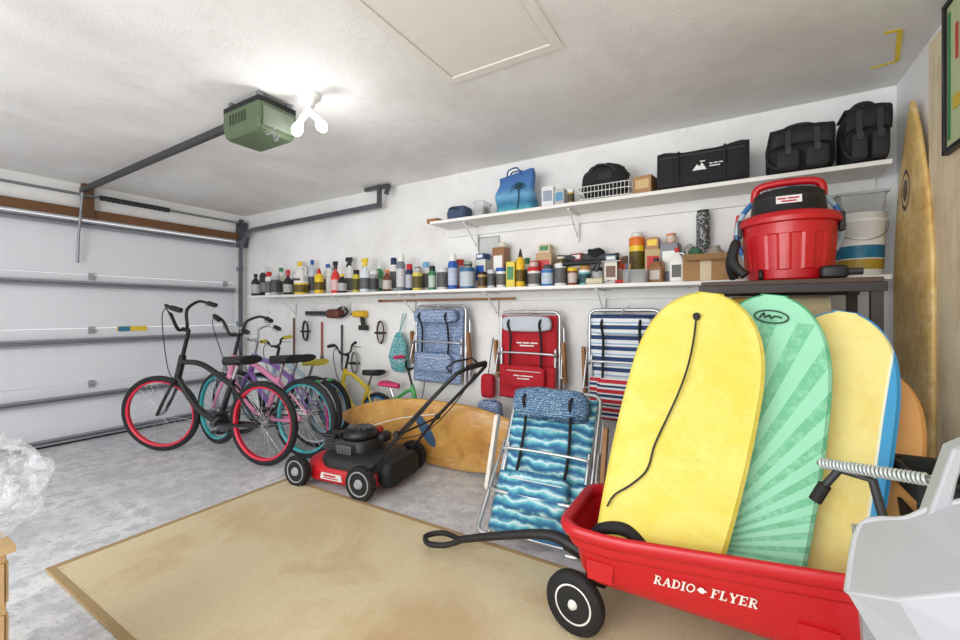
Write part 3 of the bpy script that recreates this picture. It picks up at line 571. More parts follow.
t=thing('storage_bin','clear lidded bin stacked on top of the white bucket','bin',(p.x,2.99,ZL+h)); m=MB(); m.loft([[(a,b,z) for a,b in rr(.2*k,.15*k,.02)] for z,k in((0,.85),(.1,1))]); m.build('tub',P((200,205,205),.2,alpha=.6),t); MB().box((0,0,.106),(.215,.17,.014)).build('lid',P((190,195,200),.25,alpha=.8),t,bevel=.003); m=MB(); m.box((0,0,.04),(.13,.1,.06)); m.box((.03,0,.075),(.06,.08,.02)); m.build('contents',P((120,100,90)),t)
t=thing('motor_part','small black motor part beside the vacuum base','motor part',(.40,2.44,ZT)); m=MB(); m.sup((0,0,.03),(.05,.035,.03),.4,.4); m.build('housing',BLACK,t); MB().cyl((.05,0,.03),(.1,0,.03),.016,14).build('spout',P((50,50,52)),t)
# ================================================================ wall things
p=atY(489,247,YB-.004); t=thing('wall_notice','small faded paper notice pinned above the lower shelf','notice',(p.x,YB-.004,p.z)); MB().box((0,0,0),(.19,.003,.17)).build('paper',P((206,210,208)),t); m=MB()
for a,b in((0,.085),(0,-.085)): m.box((0,-.002,b),(.2,.004,.008))
for a in(-.1,.1): m.box((a,-.002,0),(.008,.004,.175))
m.build('border',P((150,155,150)),t)
t=thing('framed_poster','black framed poster hanging on the plywood at the right edge','poster',(.747,2.09,2.18)); m=MB()
for z in(-.29,.29): m.box((0,0,z),(.022,.66,.02))
for y in(-.32,.32): m.box((0,y,0),(.022,.02,.6))
m.build('frame',BLACK,t,bevel=.002); m=MB(); m.box((.002,0,0),(.006,.62,.57)); m.build('print',P((196,206,160)),t)
m=MB(); m.box((-.003,.285,.0),(.003,.02,.5)); m.build('green_stripe',P((60,130,80)),t)
text('I',.2,P((200,50,40)),t,Matrix.Translation((-.003,.22,.1))@Matrix.Rotation(-PI/2,4,'Z')@FRONT)
m=MB(); m.box((-.003,.2,-.12),(.003,.1,.05)); m.build('yellow_patch',P((220,190,60)),t)
# ---- beach chairs
def beach_chair(label,W,L,fab,fab2,pill,M,arms=True,pouch=None,logo=False,bulk=1.0,legs=False):
    t=thing('beach_chair',label,'beach chair',M=M,group='folding beach chairs along the back wall')
    def U(w,z0,z1,y,r=.05):
        pts=[(-w/2,y,z0),(-w/2,y,z1-r)]
        for k in range(1,6): a=R(180-18*k); pts.append((-w/2+r+r*math.cos(a),y,z1-r+r*math.sin(a)))
        for k in range(0,6): a=R(90-18*k); pts.append((w/2-r+r*math.cos(a),y,z1-r+r*math.sin(a)))
        pts.append((w/2,y,z0)); return pts
    MB().tube(U(W,.02,L,0),.0125,8).build('back_frame',ALU,t)
    MB().tube([(x,y,.60*L-z) for x,y,z in U(W-.045,.0,.55*L,-.03)],.0115,8).build('seat_frame',ALU,t)
    MB().tube([(x,y+.0,z) for x,y,z in U(W+.04,.06,L*.86,.035)],.0115,8).build('leg_frame',ALU,t)
    w=W-.03
    m=MB(); m.surf(lambda u,v:(-w/2+w*u,-.012-.02*bulk*math.sin(PI*u)*math.sin(PI*v)-.004*bulk*math.sin(v*22+3*u),L*(.30+.66*v)),16,24); m.build('back_fabric',fab,t,solid=.008*bulk)
    m=MB(); m.surf(lambda u,v:(-w/2+w*u,-.045-.018*bulk*math.sin(PI*u)*math.sin(PI*v)-.004*bulk*math.sin(v*19+4*u),L*(.05+.36*v)),16,16); m.build('seat_fabric',fab2,t,solid=.008*bulk)
    m=MB(); crump(m,(0,-.05-.015*bulk,L*.87),(w*.43,.035*bulk,L*(.085 if not legs else .10)),4,.45,.05*bulk,30,14); m.build('pillow',pill,t)
    for s in(-1,1):
        q=MB(); q.tube(smoothpath([(s*w*.28,-.055,L*.95),(s*w*.28,-.065-.055*bulk,L*.87),(s*w*.27,-.06-.02*bulk,L*.75),(s*w*.28,-.075,L*.5),(s*w*.26,-.08-.02*bulk,L*.2)]),.009,6); q.build('strap',DKF,t)
        if arms:
            if legs: q=MB(); q.prism(rr(.05,.50*L,.02),-.012,.012,'x',Matrix.Translation((s*(W/2+.062),-.045,L*.52))@Matrix.Rotation(R(10),4,'X'))
            else: q=MB(); q.prism(rr(.045,.33*L+.08,.02),-.012,.012,'x',Matrix.Translation((s*(W/2+.038),.0,L*.46))@Matrix.Rotation(R(8),4,'X'))
            q.build('armrest',WOOD if not legs or s>0 else P((232,226,214),.5,var=.1),t,bevel=.003)
            q=MB(); q.tube([(s*(W/2+.02),.0,L*.62),(s*(W/2+.03),-.05,L*.3)],.008,6); q.build('arm_bracket',ALU,t)
        if legs: MB().tube(smoothpath([(s*(W/2+.03),-.02,L*.45),(s*(W/2+.035),-.06,L*.15),(s*(W/2+.02),-.10,.03),(s*(W/2-.06),-.11,.015)]),.0125,8).build('leg',ALU,t)
    MB().tube(smoothpath([(-W*.48,-.05,L*.52),(-W*.4,-.085,L*.55),(W*.4,-.085,L*.55),(W*.48,-.05,L*.52)]),.009,8).build('crossbar',ALU,t)
    if legs: MB().tube(smoothpath([(-W*.5,-.04,L*.30),(-W*.42,-.125,L*.27),(W*.42,-.125,L*.27),(W*.5,-.04,L*.30)]),.011,8).build('crossbar',ALU,t)
    if pouch:
        m=MB(); m.sup((0,-.08,L*.30),(w*.36,.03*bulk,L*.12),.35,.4,nu=24); po=m.build('pouch',pouch,t)
        MB().tube([(-w*.3,-.082-.03*bulk,L*.36),(w*.3,-.082-.03*bulk,L*.36)],.003,6).build('zipper',WHT,po)
    if logo:
        m=MB()
        for x0,x1,z in((-.09,-.045,.66),(-.035,.02,.66),(.03,.09,.66),(-.06,.06,.63)): m.box(((x0+x1)/2,-.048,L*z),(x1-x0,.003,.010))
        for x0,x1,z in((-.08,-.03,.31),(-.02,.08,.31),(-.05,.05,.28)): m.box(((x0+x1)/2,-.114,L*z),(x1-x0,.003,.008))
        m.build('printed_mark',P((240,235,235)),t)
    for s in(-1,1): MB().cyl((s*(W/2+.03),0,L*.3),(s*W/2,0,L*.3),.012,10).build('pivot',STEEL,t)
    return t
navyw=wavemat([(0,(225,232,240)),(.35,(60,95,150)),(.7,(38,66,120)),(.9,(160,190,220))],26,6,3)
redf=P((188,24,40),.8,bump=.3,var=.08)
stripe=wavemat([(0,(36,62,110)),(.38,(235,236,238)),(.55,(150,190,215)),(.68,(235,236,238))],4.2,.0,1,interp='CONSTANT')
stripe2=wavemat([(0,(36,62,110)),(.28,(235,236,238)),(.42,(196,38,50)),(.8,(235,236,238))],4.6,.0,1,interp='CONSTANT')
def hang(px,top,bot,W,*a,Y=3.06,**k):
    p=atY(px,top,Y); q=atY(px,bot,Y); L=p.z-q.z
    M=Matrix.Translation((p.x,Y-.02,q.z))@Matrix.Rotation(R(-1),4,'X'); r=beach_chair(a[0],W,L,*a[1:],M,**k)
    h=thing('wall_hook','white metal hook holding the '+a[0].split(' hanging')[0],'hook',(p.x,YB,p.z+.0)); m=MB(); m.box((0,-.006,.02),(.03,.01,.06)); m.tube([(0,-.01,.03),(0,-.05,-.03),(0,-.14,-.03),(0,-.155,.01)],.005,6); m.build('hook',WHT,h)
    return r
hang(441,306,385,.54,'navy wave patterned folding beach chair hanging leftmost on the wall',navyw,navyw,navyw,pouch=navyw,bulk=1.3)
hang(530,312,402,.50,'plain red folding beach chair hanging mid wall',redf,redf,P((200,205,215),.8),pouch=redf,logo=True)
hang(624,310,425,.48,'white and navy striped folding beach chair hanging beside the yellow board',stripe,stripe2,stripe,pouch=stripe2)
water=wavemat([(0,(46,92,140)),(.2,(52,122,160)),(.42,(92,178,192)),(.55,(150,208,214)),(.66,(216,232,234)),(.78,(96,168,190)),(1,(44,88,136))],5.5,4.5,2.2)
tealp=wavemat([(0,(210,225,230)),(.3,(60,110,150)),(.8,(35,80,120))],24,8,4)
M=Matrix.Translation((-.88,2.02,.015))@Matrix.Rotation(R(3),4,'Z')@Matrix.Rotation(R(-30),4,'X')
beach_chair('turquoise water patterned folding beach chair leaning behind the wagon handle',.52,.86,water,water,tealp,M,pouch=water,bulk=2.2,legs=True)
p=atY(399,372,3.08); q=atY(399,312,3.08)
t=thing('mesh_bag','turquoise patterned drawstring bag hanging left of the navy chair','bag',(p.x,3.08,p.z)); hh=q.z-p.z; m=MB(); m.loft([[(a+.01*math.sin(z*20),b,z*hh) for a,b in rr(.21*k,.07*k,.03*k)] for z,k in((0,.4),(.05,.85),(.25,1.05),(.45,.85),(.62,.4),(.66,.3))]); m.build('bag',wavemat([(0,(235,240,235)),(.3,(50,160,165)),(.8,(40,130,140))],16,9,4),t); m=MB(); m.tube([(0,0,hh*.62),(.02,.08,hh*.98)],.004,5); m.tube([(0,0,hh*.62),(-.02,.08,hh*.98)],.004,5); m.build('drawcord',P((60,170,160)),t)
p=atY(487,398,3.06); t=thing('red_pouch','small red pouch hanging left of the red chair','pouch',(p.x,3.08,p.z)); m=MB(); m.sup((0,0,.1),(.06,.035,.1),.4,.4); m.build('pouch',redf,t); MB().tube([(0,0,.19),(0,.085,.5)],.004,6).build('cord',BLACK,t)
p=atY(493,414,2.95); t=thing('patterned_cushion','navy wave cushion propped left of the turquoise chair','cushion',(p.x,2.9,0)); m=MB(); m.sup((0,0,p.z),(.10,.05,.12),.4,.45); m.build('cushion',navyw,t); MB().tube([(.08,0,p.z-.1),(.08,.02,.0)],.01,8).build('support_tube',ALU,t)
p=atY(380,306,3.1); q=atY(515,300,3.1); t=thing('wooden_pole','thin wooden pole stored flat just under the lower shelf','pole',(0,0,0)); m=MB(); m.tube([(p.x,3.1,1.36),(q.x,3.1,1.36)],.010,8); m.build('shaft',WOOD,t); m=MB(); m.tube([(p.x-.02,3.1,1.36),(p.x+.03,3.1,1.36)],.013,8); m.build('tip',P((120,80,50)),t)
p=atY(330,310,3.1)
t=thing('hedge_trimmer','brown and black hedge trimmer with toothed blade hanging below the shelf','hedge trimmer',(p.x,3.10,p.z-.04)); m=MB(); m.box((-.2,0,.01),(.42,.012,.035))
for k in range(14): m.box((-.40+k*.03,0,-.012),(.01,.01,.03))
m.build('blade',P((70,72,76),.4,.7),t); MB().sup((.08,0,0),(.1,.06,.05),.5,.5).build('motor',P((110,55,45),.5),t); MB().tube(smoothpath([(.1,0,.03),(.2,0,.07),(.27,0,.02),(.2,0,-.03),(.12,0,-.03)]),.013,8).build('handle',BLACK,t)
p=atY(357,318,3.08)
t=thing('cordless_drill','yellow and black cordless drill hanging under the shelf','drill',(p.x,3.12,p.z-.07)); m=MB(); m.cyl((-.08,0,.11),(.08,0,.11),.035,16); m.build('motor',P((235,190,40),.5),t); MB().tube([(-.08,0,.11),(-.13,0,.11)],[.025,.01],12).build('chuck',BLACK,t); MB().box((.04,0,.04),(.04,.035,.12),Matrix.Rotation(-.2,4,'Y')).build('grip',BLACK,t,bevel=.008); MB().box((.05,0,-.03),(.09,.06,.05)).build('battery',P((40,40,42)),t,bevel=.005)
for i,(px,py,c,lab) in enumerate(((352,375,(150,150,150),'grey coiled cord hanging beneath the drill'),(378,345,(90,60,45),'dark brown coiled strap hanging beside the drill'),(303,342,(60,56,52),'black coiled hose hanging under the trimmer blade'))):
    p=atY(px,py,3.1); t=thing('coiled_cord',lab,'cord',(p.x,3.13,p.z)); m=MB()
    for k in range(4): m.tube([(.045*math.cos(a)+.006*k,-.01*k+.01,.12+.11*math.sin(a)+.004*k) for a in [2*PI*j/24 for j in range(24)]],.005,6,closed=True)
    m.build('coil',P(c,.6),t); MB().box((0,0,.12),(.105,.06,.02)).build('tie',BLACK,t)
for i,(px,top,bot,c,nm,lab) in enumerate(((290,318,372,(120,60,40),'garden_rake','small brown garden rake hanging at the left of the tools'),(318,322,365,(170,70,50),'garden_shears','red handled garden shears hanging below the trimmer'),(338,325,372,(60,60,64),'pry_bar','dark iron pry bar hanging by the drill'))):
    p=atY(px,top,3.1); q=atY(px,bot,3.1); L=p.z-q.z; t=thing(nm,lab,'garden tool',(p.x,3.15,q.z)); MB().tube([(0,0,.1),(0,0,L)],.010,8).build('handle',P(c,.6),t)
    m=MB()
    if i==0:
        for k in range(5): m.tube(smoothpath([(0,0,.12),((k-2)*.03,0,.05),((k-2)*.035,-.02,0)]),.003,5)
    elif i==1: m.prism([(0,.12),(.02,.1),(.03,0),(.005,.03)],-.004,.004); m.prism([(0,.12),(-.02,.1),(-.03,0),(-.005,.03)],-.004,.004)
    else: m.tube(smoothpath([(0,0,.12),(0,0,.04),(.03,0,0),(.06,0,.03)]),.009,6)
    m.build('head',P((120,122,126),.4,.7),t)
# ================================================================ SURFBOARDS
g=G('aged_fibreglass'); co=g.coord(); n1=g.noise(co,2.2,5,.6,.6); n2=g.noise(co,9,6,.75); n3=g.noise(g.mapping(co,(6,1,1)),4,5,.7)
c=g.mix(g.ramp(n2,[(.52,(0,0,0,1)),(.68,(.55,.55,.55,1))]),g.ramp(n1,[(.3,lin((178,122,56))),(.5,lin((206,152,78))),(.7,lin((220,176,104)))]),lin((150,98,48)))
c=g.mix(g.ramp(n3,[(.60,(0,0,0,1)),(.68,(.6,.6,.6,1))]),c,lin((232,206,156)))
s_=g.sep(co); wv=g.math('MULTIPLY',g.noise(co,12,4),.10)
# painted leaf-shaped blue emblem, tilted, on the deck
lu=g.math('ADD',g.math('MULTIPLY',g.math('ADD',s_[0],-.02),.78),g.math('MULTIPLY',g.math('ADD',s_[2],-1.18),.62)); lv=g.math('SUBTRACT',g.math('MULTIPLY',g.math('ADD',s_[2],-1.18),.78),g.math('MULTIPLY',g.math('ADD',s_[0],-.02),.62))
el=g.math('ADD',g.math('POWER',g.math('DIVIDE',lu,.17),2),g.math('POWER',g.math('DIVIDE',lv,.055),2)); el=g.math('ADD',el,g.math('MULTIPLY',wv,4))
c=g.mix(g.math('LESS_THAN',el,1.05),c,lin((70,98,128)))
mold=g.fin(c,.25); g.b.inputs['Coat Weight'].default_value=.6
def sboard(L,Wd,th,nose=.5,tail=.25,rocker=.04,n=30,tp=.6):
    rings=[]
    for i in range(n+1):
        u=.5-.5*math.cos(PI*i/n); w=Wd*min(1,(math.sin(PI*min(u/(2*tail),.5))**tp if u<tail else 1))*min(1,(math.sin(PI*min((1-u)/(2*nose),.5))**.75 if u>1-nose else 1)); w=max(w,.004)
        tt=th*(.35+.65*math.sin(PI*u)**.5) if 0<u<1 else th*.3
        rings.append([(a,b+rocker*(2*u-1)**2,L*u) for a,b in [(w/2*math.cos(q),tt/2*math.copysign(abs(math.sin(q))**.7,math.sin(q))) for q in [2*PI*k/24 for k in range(24)]]])
    return MB().loft(rings)
M=Matrix(((0,0,-1,-.95),(0,1,0,2.75),(1,0,0,.27),(0,0,0,1)))
t=thing('surfboard','weathered orange brown longboard lying on its edge behind the mower','surfboard',M=M)
sboard(2.25,.53,.07,.5,.42,.03,tp=.75).build('deck',mold,t)
m=MB(); m.lathe([(.004,0),(.022,.004),(.022,.012),(.004,.014)],16,Matrix.Translation((0,-.045,.55))@Matrix.Rotation(PI/2,4,'X')); m.build('leash_plug',P((60,50,40)),t)
M=Matrix(((0,-1,0,.752),(1,0,0,2.79),(0,0,1,.02),(0,0,0,1)))
g=G('aged_foam_yellow'); co=g.coord(); n1=g.noise(co,5,6,.7,.8); n2=g.noise(co,22,4,.7); c=g.mix(g.ramp(n2,[(.5,(0,0,0,1)),(.7,(.5,.5,.5,1))]),g.ramp(n1,[(.3,lin((190,150,84))),(.5,lin((222,188,118))),(.7,lin((234,212,160)))]),lin((168,128,70)))
s_=g.sep(co); el=g.math('ADD',g.math('POWER',g.math('DIVIDE',g.math('ADD',s_[0],-.02),.06),2),g.math('POWER',g.math('DIVIDE',g.math('ADD',s_[2],-1.82),.10),2))
rg=g.math('MULTIPLY',g.math('LESS_THAN',el,1.0),g.math('GREATER_THAN',g.math('ADD',g.math('ABSOLUTE',g.math('ADD',el,-.45)),g.math('MULTIPLY',g.noise(co,40,2),.2)),.24)); c=g.mix(rg,c,lin((88,66,48)))
msb=g.fin(c,.4)
t=thing('surfboard','tall yellowed surfboard standing upright in the right corner','surfboard',M=M); sboard(2.24,.50,.05,.42,.2,.0).build('deck',msb,t)
# ================================================================ BIKES
def bicycle(label,R0,wb,frame_c,rim_c,front,rear,tyre_c=(28,28,30),bar='cruiser',seat_c=(28,28,30),steer=0,guard=None,hs=1.0,rise=0,training=None,bar_c=None,bwk=1.0):
    f=Vector(front);r=Vector(rear); d=f-r; mid=(f+r)/2; rz=math.atan2(d.y,d.x)
    t=thing('bicycle',label,'bicycle',(mid.x,mid.y,0),rz,group='bicycles parked by the back wall'); hb=wb/2; k=R0/.33*hs; FC=P(frame_c,.3,.1,coat=.4,var=.05); q_=1.35
    def wheel(T):
        w=MB(T); w.cyl((0,-.04,0),(0,.04,0),.018*max(k,.6),12)
        for i in range(28):
            a=2*PI*i/28; b=a+.25*(1 if i%2 else -1); s=.028 if (i//2)%2 else -.028
            w.tube([(.018*math.cos(b),s,.018*math.sin(b)),((R0-.035)*math.cos(a),0,(R0-.035)*math.sin(a))],.0013,4)
        wo=w.build('wheel',CHR,t)
        w=MB(T); w.ring((0,0,0),(0,1,0),R0-.026,.026 if R0>.25 else .018,48,10); w.build('tyre',P(tyre_c,.75,bump=.2),wo)
        w=MB(T); rings=[]
        for i in range(48):
            a=2*PI*i/48; rings.append([((R0-.050+q)*math.cos(a),y,(R0-.050+q)*math.sin(a)) for q,y in((-.010,-.014),(.006,-.020),(.006,.020),(-.010,.014))])
        w.loft(rings,closed=True,smooth=False); w.build('rim',P(rim_c,.35,.1),wo)
    ht=Vector((hb-.22*k,0,.80*k)); hbm=Vector((hb-.17*k,0,.64*k)); bb=Vector((-.08*k,0,.29*k)); st=Vector((-.24*k,0,.66*k)); ra=Vector((-hb,0,R0)); fa=Vector((hb,0,R0))
    ax=(ht-hbm).normalized(); S=Matrix.Translation(hbm)@Matrix.Rotation(steer,4,ax)@Matrix.Translation(-hbm)
    wheel(Matrix.Translation(ra)); wheel(S@Matrix.Translation(fa))
    m=MB(); m.tube(smoothpath([ht-ax*.03,(ht+st)/2+Vector((.05,0,.03*k)),st-Vector((0,0,.06*k))]),.017*k*q_,10)
    m.tube(smoothpath([hbm,(hbm+bb)/2+Vector((.02,0,-.05*k)),bb]),.019*k*q_,10); m.tube([bb,st],.016*k*q_,10); m.tube([ht+ax*.03,hbm-ax*.02],.021*k*q_,12)
    for s in(-1,1):
        m.tube(smoothpath([bb+Vector((0,s*.03,0)),ra+Vector((.1,s*.055,-.02)),ra+Vector((0,s*.055,0))]),.010*k*q_,8); m.tube([st+Vector((0,s*.015,-.05)),ra+Vector((0,s*.055,0))],.008*k*q_,8)
    m.build('frame',FC,t)
    m=MB(S); cr=hbm-ax*.03; m.tube([cr+Vector((0,-.05,0)),cr+Vector((0,.05,0))],.016*k,10)
    for s in(-1,1): m.tube(smoothpath([cr+Vector((0,s*.05,0)),cr*.45+fa*.55+Vector((.0,s*.055,.0)),fa+Vector((0,s*.05,0))]),.013*k,8)
    m.build('fork',FC,t)
    tp=ht+ax*(.14*k+rise*.5); m=MB(S); m.tube([ht,tp],.016*k,10); m.tube([tp,tp+Vector((.05*k,0,.01))],.018*k,10); c0=tp+Vector((.05*k,0,.01))
    bw=.31*k*bwk if k>.6 else .17; rz_=Vector((0,0,rise*.5)); bk=k*bwk
    if bar=='cruiser': half=[c0,c0+Vector((0,.06,.01)),c0+Vector((.02,.14*bk,.07*k))+rz_*.7,c0+Vector((-.02,bw*.85,.10*k))+rz_,c0+Vector((-.10*bk,bw,.09*k))+rz_,c0+Vector((-.22*bk,bw*1.0,.06*k))+rz_]
    else: half=[c0,c0+Vector((0,.07,.02)),c0+Vector((.01,bw*.5,.05*k))+rz_,c0+Vector((-.03*k,bw,.06*k))+rz_]
    hp=smoothpath(half); m.tube(hp,.013*k,8); m.tube([Vector((p.x,-p.y,p.z)) for p in hp],.013*k,8); hd=m.build('handlebar',P(bar_c,.35,.3) if bar_c else (CHR if bar=='cruiser' else BLACK),t)
    for s in(1,-1):
        e=[Vector((p.x,p.y*s,p.z)) for p in hp[-6:]]; MB(S).tube(e,.021*max(k,.8),10).build('grip',P(seat_c,.7),hd)
        b_=e[0]; MB(S).tube(smoothpath([b_+Vector((.03,0,-.01)),b_+Vector((0,-.01*s,-.04)),b_+Vector((-.10*k,0,-.04))]),.006,6).build('brake_lever',ALU,hd)
    MB(S).tube(smoothpath([hp[-8],hp[-8]+Vector((.10,-.05,-.1)),hbm+Vector((.08,0,.08)),hbm+Vector((.02,0,-.02))]),.004,5).build('brake_cable',BLACK,t)
    sp=st+(st-bb).normalized()*.12*k; MB().tube([st,sp],.014*k,10).build('seat_post',CHR,t)
    m=MB(); rings=[]
    for i in range(9):
        u=i/8; w_=(.12*(1-u)**.8+.026)*k*(1 if i else .75); rings.append([(sp.x-.14*k+.28*k*u,w_*math.cos(a),sp.z+.03+.036*k*math.sin(a)+.02*(1-u)*k) for a in [2*PI*j/14 for j in range(14)]])
    m.loft(rings); m.build('seat',P(seat_c,.6),t)
    m=MB(); m.ring(bb+Vector((0,-.05,0)),(0,1,0),.08*k,.006,28,6); m.cyl(bb+Vector((0,-.055,0)),bb+Vector((0,-.045,0)),.07*k,20); m.tube([bb+Vector((0,-.06,0)),bb+Vector((.12*k,-.07,-.11*k))],.010*k,8); m.tube([bb+Vector((0,.06,0)),bb+Vector((-.12*k,.07,.11*k))],.010*k,8); m.cyl(bb+Vector((0,-.06,0)),bb+Vector((0,.06,0)),.025*k,12); cr_=m.build('crank',P((110,112,116),.35,.8),t)
    for s,q in((-1,Vector((.12*k,-.12*k,-.11*k))),(1,Vector((-.12*k,.12*k,.11*k)))): MB().box(bb+q,(.10*k,.09*k,.025*k)).build('pedal',BLACK,cr_,bevel=.004)
    m=MB(); a_=.08*k
    m.tube([bb+Vector((0,-.05,a_)),ra+Vector((0,-.05,.04)),ra+Vector((-.04,-.05,0)),ra+Vector((0,-.05,-.04)),bb+Vector((0,-.05,-a_))],.005,5); m.build('chain',P((70,68,66),.4,.8),t)
    if guard: MB().prism([(bb.x+.1*k,bb.z+.0),(bb.x+.05*k,bb.z+.1*k),(bb.x-.1*k,bb.z+.1*k),(ra.x,ra.z+.045),(ra.x-.03,ra.z+.01),(bb.x,bb.z+.03)],-.066,-.06).build('chain_guard',P(guard,.35),t)
    if training:
        for s in(-1,1): q=MB(); q.lathe([(.012,-.016),(.055,-.014),(.06,0),(.055,.014),(.012,.016)],20,Matrix.Translation((ra.x,s*.13,.061))@Matrix.Rotation(PI/2,4,'X')); q.tube([(ra.x,s*.13,.061),(ra.x,s*.05,R0)],.006,6); q.build('training_wheel',P(training,.5),t)
    else: MB().tube([bb+Vector((-.03,-.04,-.02)),Vector((bb.x-.12*k,-.16*k,.008))],.008,6).build('kickstand',P((60,60,62),.4,.6),t)
    return t
bicycle('black cruiser bicycle with red rims parked nearest the garage door',.345,1.14,(24,24,26),(226,40,70),(-4.40,1.80,0),(-3.25,2.05,0),steer=R(20),rise=.24,bar_c=(34,34,38),bwk=.72)
bicycle('pink bicycle with teal rims and white chain guard behind the black cruiser',.34,1.08,(232,146,186),(70,185,190),(-4.22,2.17,0),(-3.12,2.34,0),steer=R(-8),tyre_c=(40,40,44),guard=(240,240,240),rise=.14,bar_c=(50,50,54),bwk=.75)
bicycle('purple bicycle with silver rims behind the pink one',.33,1.02,(150,110,190),(200,205,210),(-4.34,2.45,0),(-3.30,2.57,0),steer=R(8),tyre_c=(34,34,38),rise=.06,bwk=.65)
bicycle('white and sky blue bicycle with yellow seat behind the purple one',.30,.94,(190,215,232),(150,200,225),(-4.36,2.74,0),(-3.44,2.82,0),steer=R(12),bar='flat',seat_c=(230,215,70),rise=.05,bwk=.8)
bicycle('small yellow and blue child bicycle against the back wall',.24,.66,(235,205,60),(60,140,200),(-3.58,3.03,0),(-2.94,3.01,0),bar='flat',tyre_c=(35,35,38),steer=R(6),hs=1.1,rise=.12)
bicycle('tiny green child bicycle with pink seat and training wheels behind the longboard',.19,.42,(70,170,90),(70,190,200),(-2.34,2.99,0),(-2.74,2.97,0),bar='flat',seat_c=(220,60,110),hs=1.2,rise=.16,training=(80,190,200))
t=thing('kick_scooter','blue and magenta kick scooter standing right of the pink bicycle','scooter',(-2.96,2.62,0),R(4)); m=MB(); m.box((0,0,.09),(.34,.08,.02)); m.build('deck',P((70,150,215),.4),t,bevel=.006)
MB().tube([(-.2,0,.08),(-.23,0,.45),(-.24,0,.62)],.014,10).build('stem',P((205,60,140),.35),t); hd=MB().tube([(-.24,-.12,.62),(-.24,.05,.62)],.012,10).build('handlebar',STEEL,t)
for a,b in((-.14,-.08),(.03,.07)): MB().tube([(-.24,a,.62),(-.24,b,.62)],.018,10).build('grip',P((80,190,120),.6),hd)
for x in(-.21,.21): MB().lathe([(.01,-.015),(.05,-.014),(.055,0),(.05,.014),(.01,.015)],24,Matrix.Translation((x,0,.055))@Matrix.Rotation(PI/2,4,'X')).build('wheel',P((235,235,235),.4),t)
# ================================================================ MOWER  (local -y is its front; turned to face the garage door)
t=thing('lawn_mower','red and black push lawn mower with raised handle on the concrete','lawn mower',(-2.42,2.27,0),R(-84)); t.scale=(1.1,1.1,1.1)
def dring(k,z,f=1): return [(a*k,b*k*f,z) for a,b in rr(.47,.66,.2,8)]
m=MB(); m.loft([dring(1.0,.045),dring(1.03,.06),dring(1.01,.11),dring(.97,.135),dring(.86,.155),dring(.5,.165)]); m.build('deck',RED,t)
m=MB(); m.loft([[(a,b+.07,z) for a,b in rr(.46*k,.52*k,.16*k,8)] for z,k in((.135,1),(.175,1.0),(.20,.92),(.212,.7))]); m.build('deck_cover',P((32,32,34),.5),t)
m=MB(); m.loft([[(a,b-.0,z) for a,b in rr(.25*k,.28*k,.06*k,6)] for z,k in((.19,1),(.26,1.02),(.28,.9))]); en=m.build('engine',P((46,46,48),.5),t)
MB().lathe([(.10,.275),(.118,.285),(.122,.305),(.112,.335),(.07,.352),(.02,.356)],28,Matrix.Translation((0,.02,0))).build('shroud',P((25,25,27),.35),en)
m=MB()
for k in range(12): a=2*PI*k/12; m.box((.065*math.cos(a),.02+.065*math.sin(a),.352),(.045,.007,.006),Matrix.Rotation(a,4,'Z'))
m.build('vent',P((110,110,112)),en)
m=MB()
for k in range(6): m.box((.05,-.17,.205+k*.014),(.11,.10,.005))
m.cyl((.05,-.13,.24),(.05,-.22,.24),.03,14); m.build('cylinder_fins',P((120,122,126),.4,.7),en)
MB().box((.05,-.165,.295),(.12,.11,.018)).build('fin_cover',P((60,62,64),.4,.5),en,bevel=.006)
MB().tube(smoothpath([(.05,-.22,.24),(.08,-.23,.28),(.10,-.15,.33),(.10,-.06,.30)]),.005,6).build('spark_lead',BLACK,en)
MB().sup((-.10,.10,.27),(.06,.08,.035),.5,.5).build('fuel_tank',P((38,38,40),.5),t)
MB().lathe([(.026,0),(.03,.02),(.026,.035)],16,Matrix.Translation((-.10,.10,.30))).build('fuel_cap',P((180,30,30)),t)
m=MB(); m.box((-.14,-.05,.25),(.06,.11,.08)); m.build('air_filter',BLACK,t,bevel=.012)
m=MB(); m.box((.145,.02,.235),(.04,.12,.06)); 
for k in range(4): m.box((.167,-.02+k*.025,.235),(.006,.012,.04))
m.build('muffler',P((120,122,124),.4,.7),t,bevel=.003)
m=MB(); m.prism([(-.10,.065),(.08,.065),(.07,.105),(-.09,.105)],.239,.246,'x'); m.build('side_plate',P((240,240,240),.4),t); m=MB(); m.box((.2475,-.02,.092),(.002,.10,.011)); m.box((.2475,-.01,.077),(.002,.12,.006)); m.build('plate_marks',RED,t)
for x,y,r in((-.28,-.26,.10),(.28,-.26,.10),(-.28,.26,.105),(.28,.26,.105)):
    s=1 if x>0 else -1; T=Matrix.Translation((x,y,r))@Matrix.Rotation(PI/2*s,4,'Y')
    w=MB(T); NW=72
    def tr_(rad,z,a=0): return [((rad+(a if (k//2)%2 else 0))*math.cos(2*PI*k/NW),(rad+(a if (k//2)%2 else 0))*math.sin(2*PI*k/NW),z) for k in range(NW)]
    w.loft([tr_(r*.66,-.022),tr_(r*.93,-.024),tr_(r*.96,-.014,r*.04),tr_(r*.96,.014,r*.04),tr_(r*.93,.024),tr_(r*.66,.022)],smooth=False)
    wo=w.build('wheel',RUB,t); w=MB(T); w.lathe([(.02,.034),(r*.22,.034),(r*.3,.018),(r*.60,.014),(r*.66,.026),(r*.72,.025),(r*.72,-.02)],30); w.build('hub',P((168,171,176),.45),wo)
m=MB(); m.loft([[(a,b+.34,z) for a,b in rr(.36*k,.10*k,.04,5)] for z,k in((.05,.9),(.08,1),(.15,1),(.19,.85))]); m.build('rear_flap',P((26,26,28),.65),t)
m=MB()
for s in(-1,1): m.tube([(s*.21,.28,.15),(s*.215,.50,.42)],.010,8)
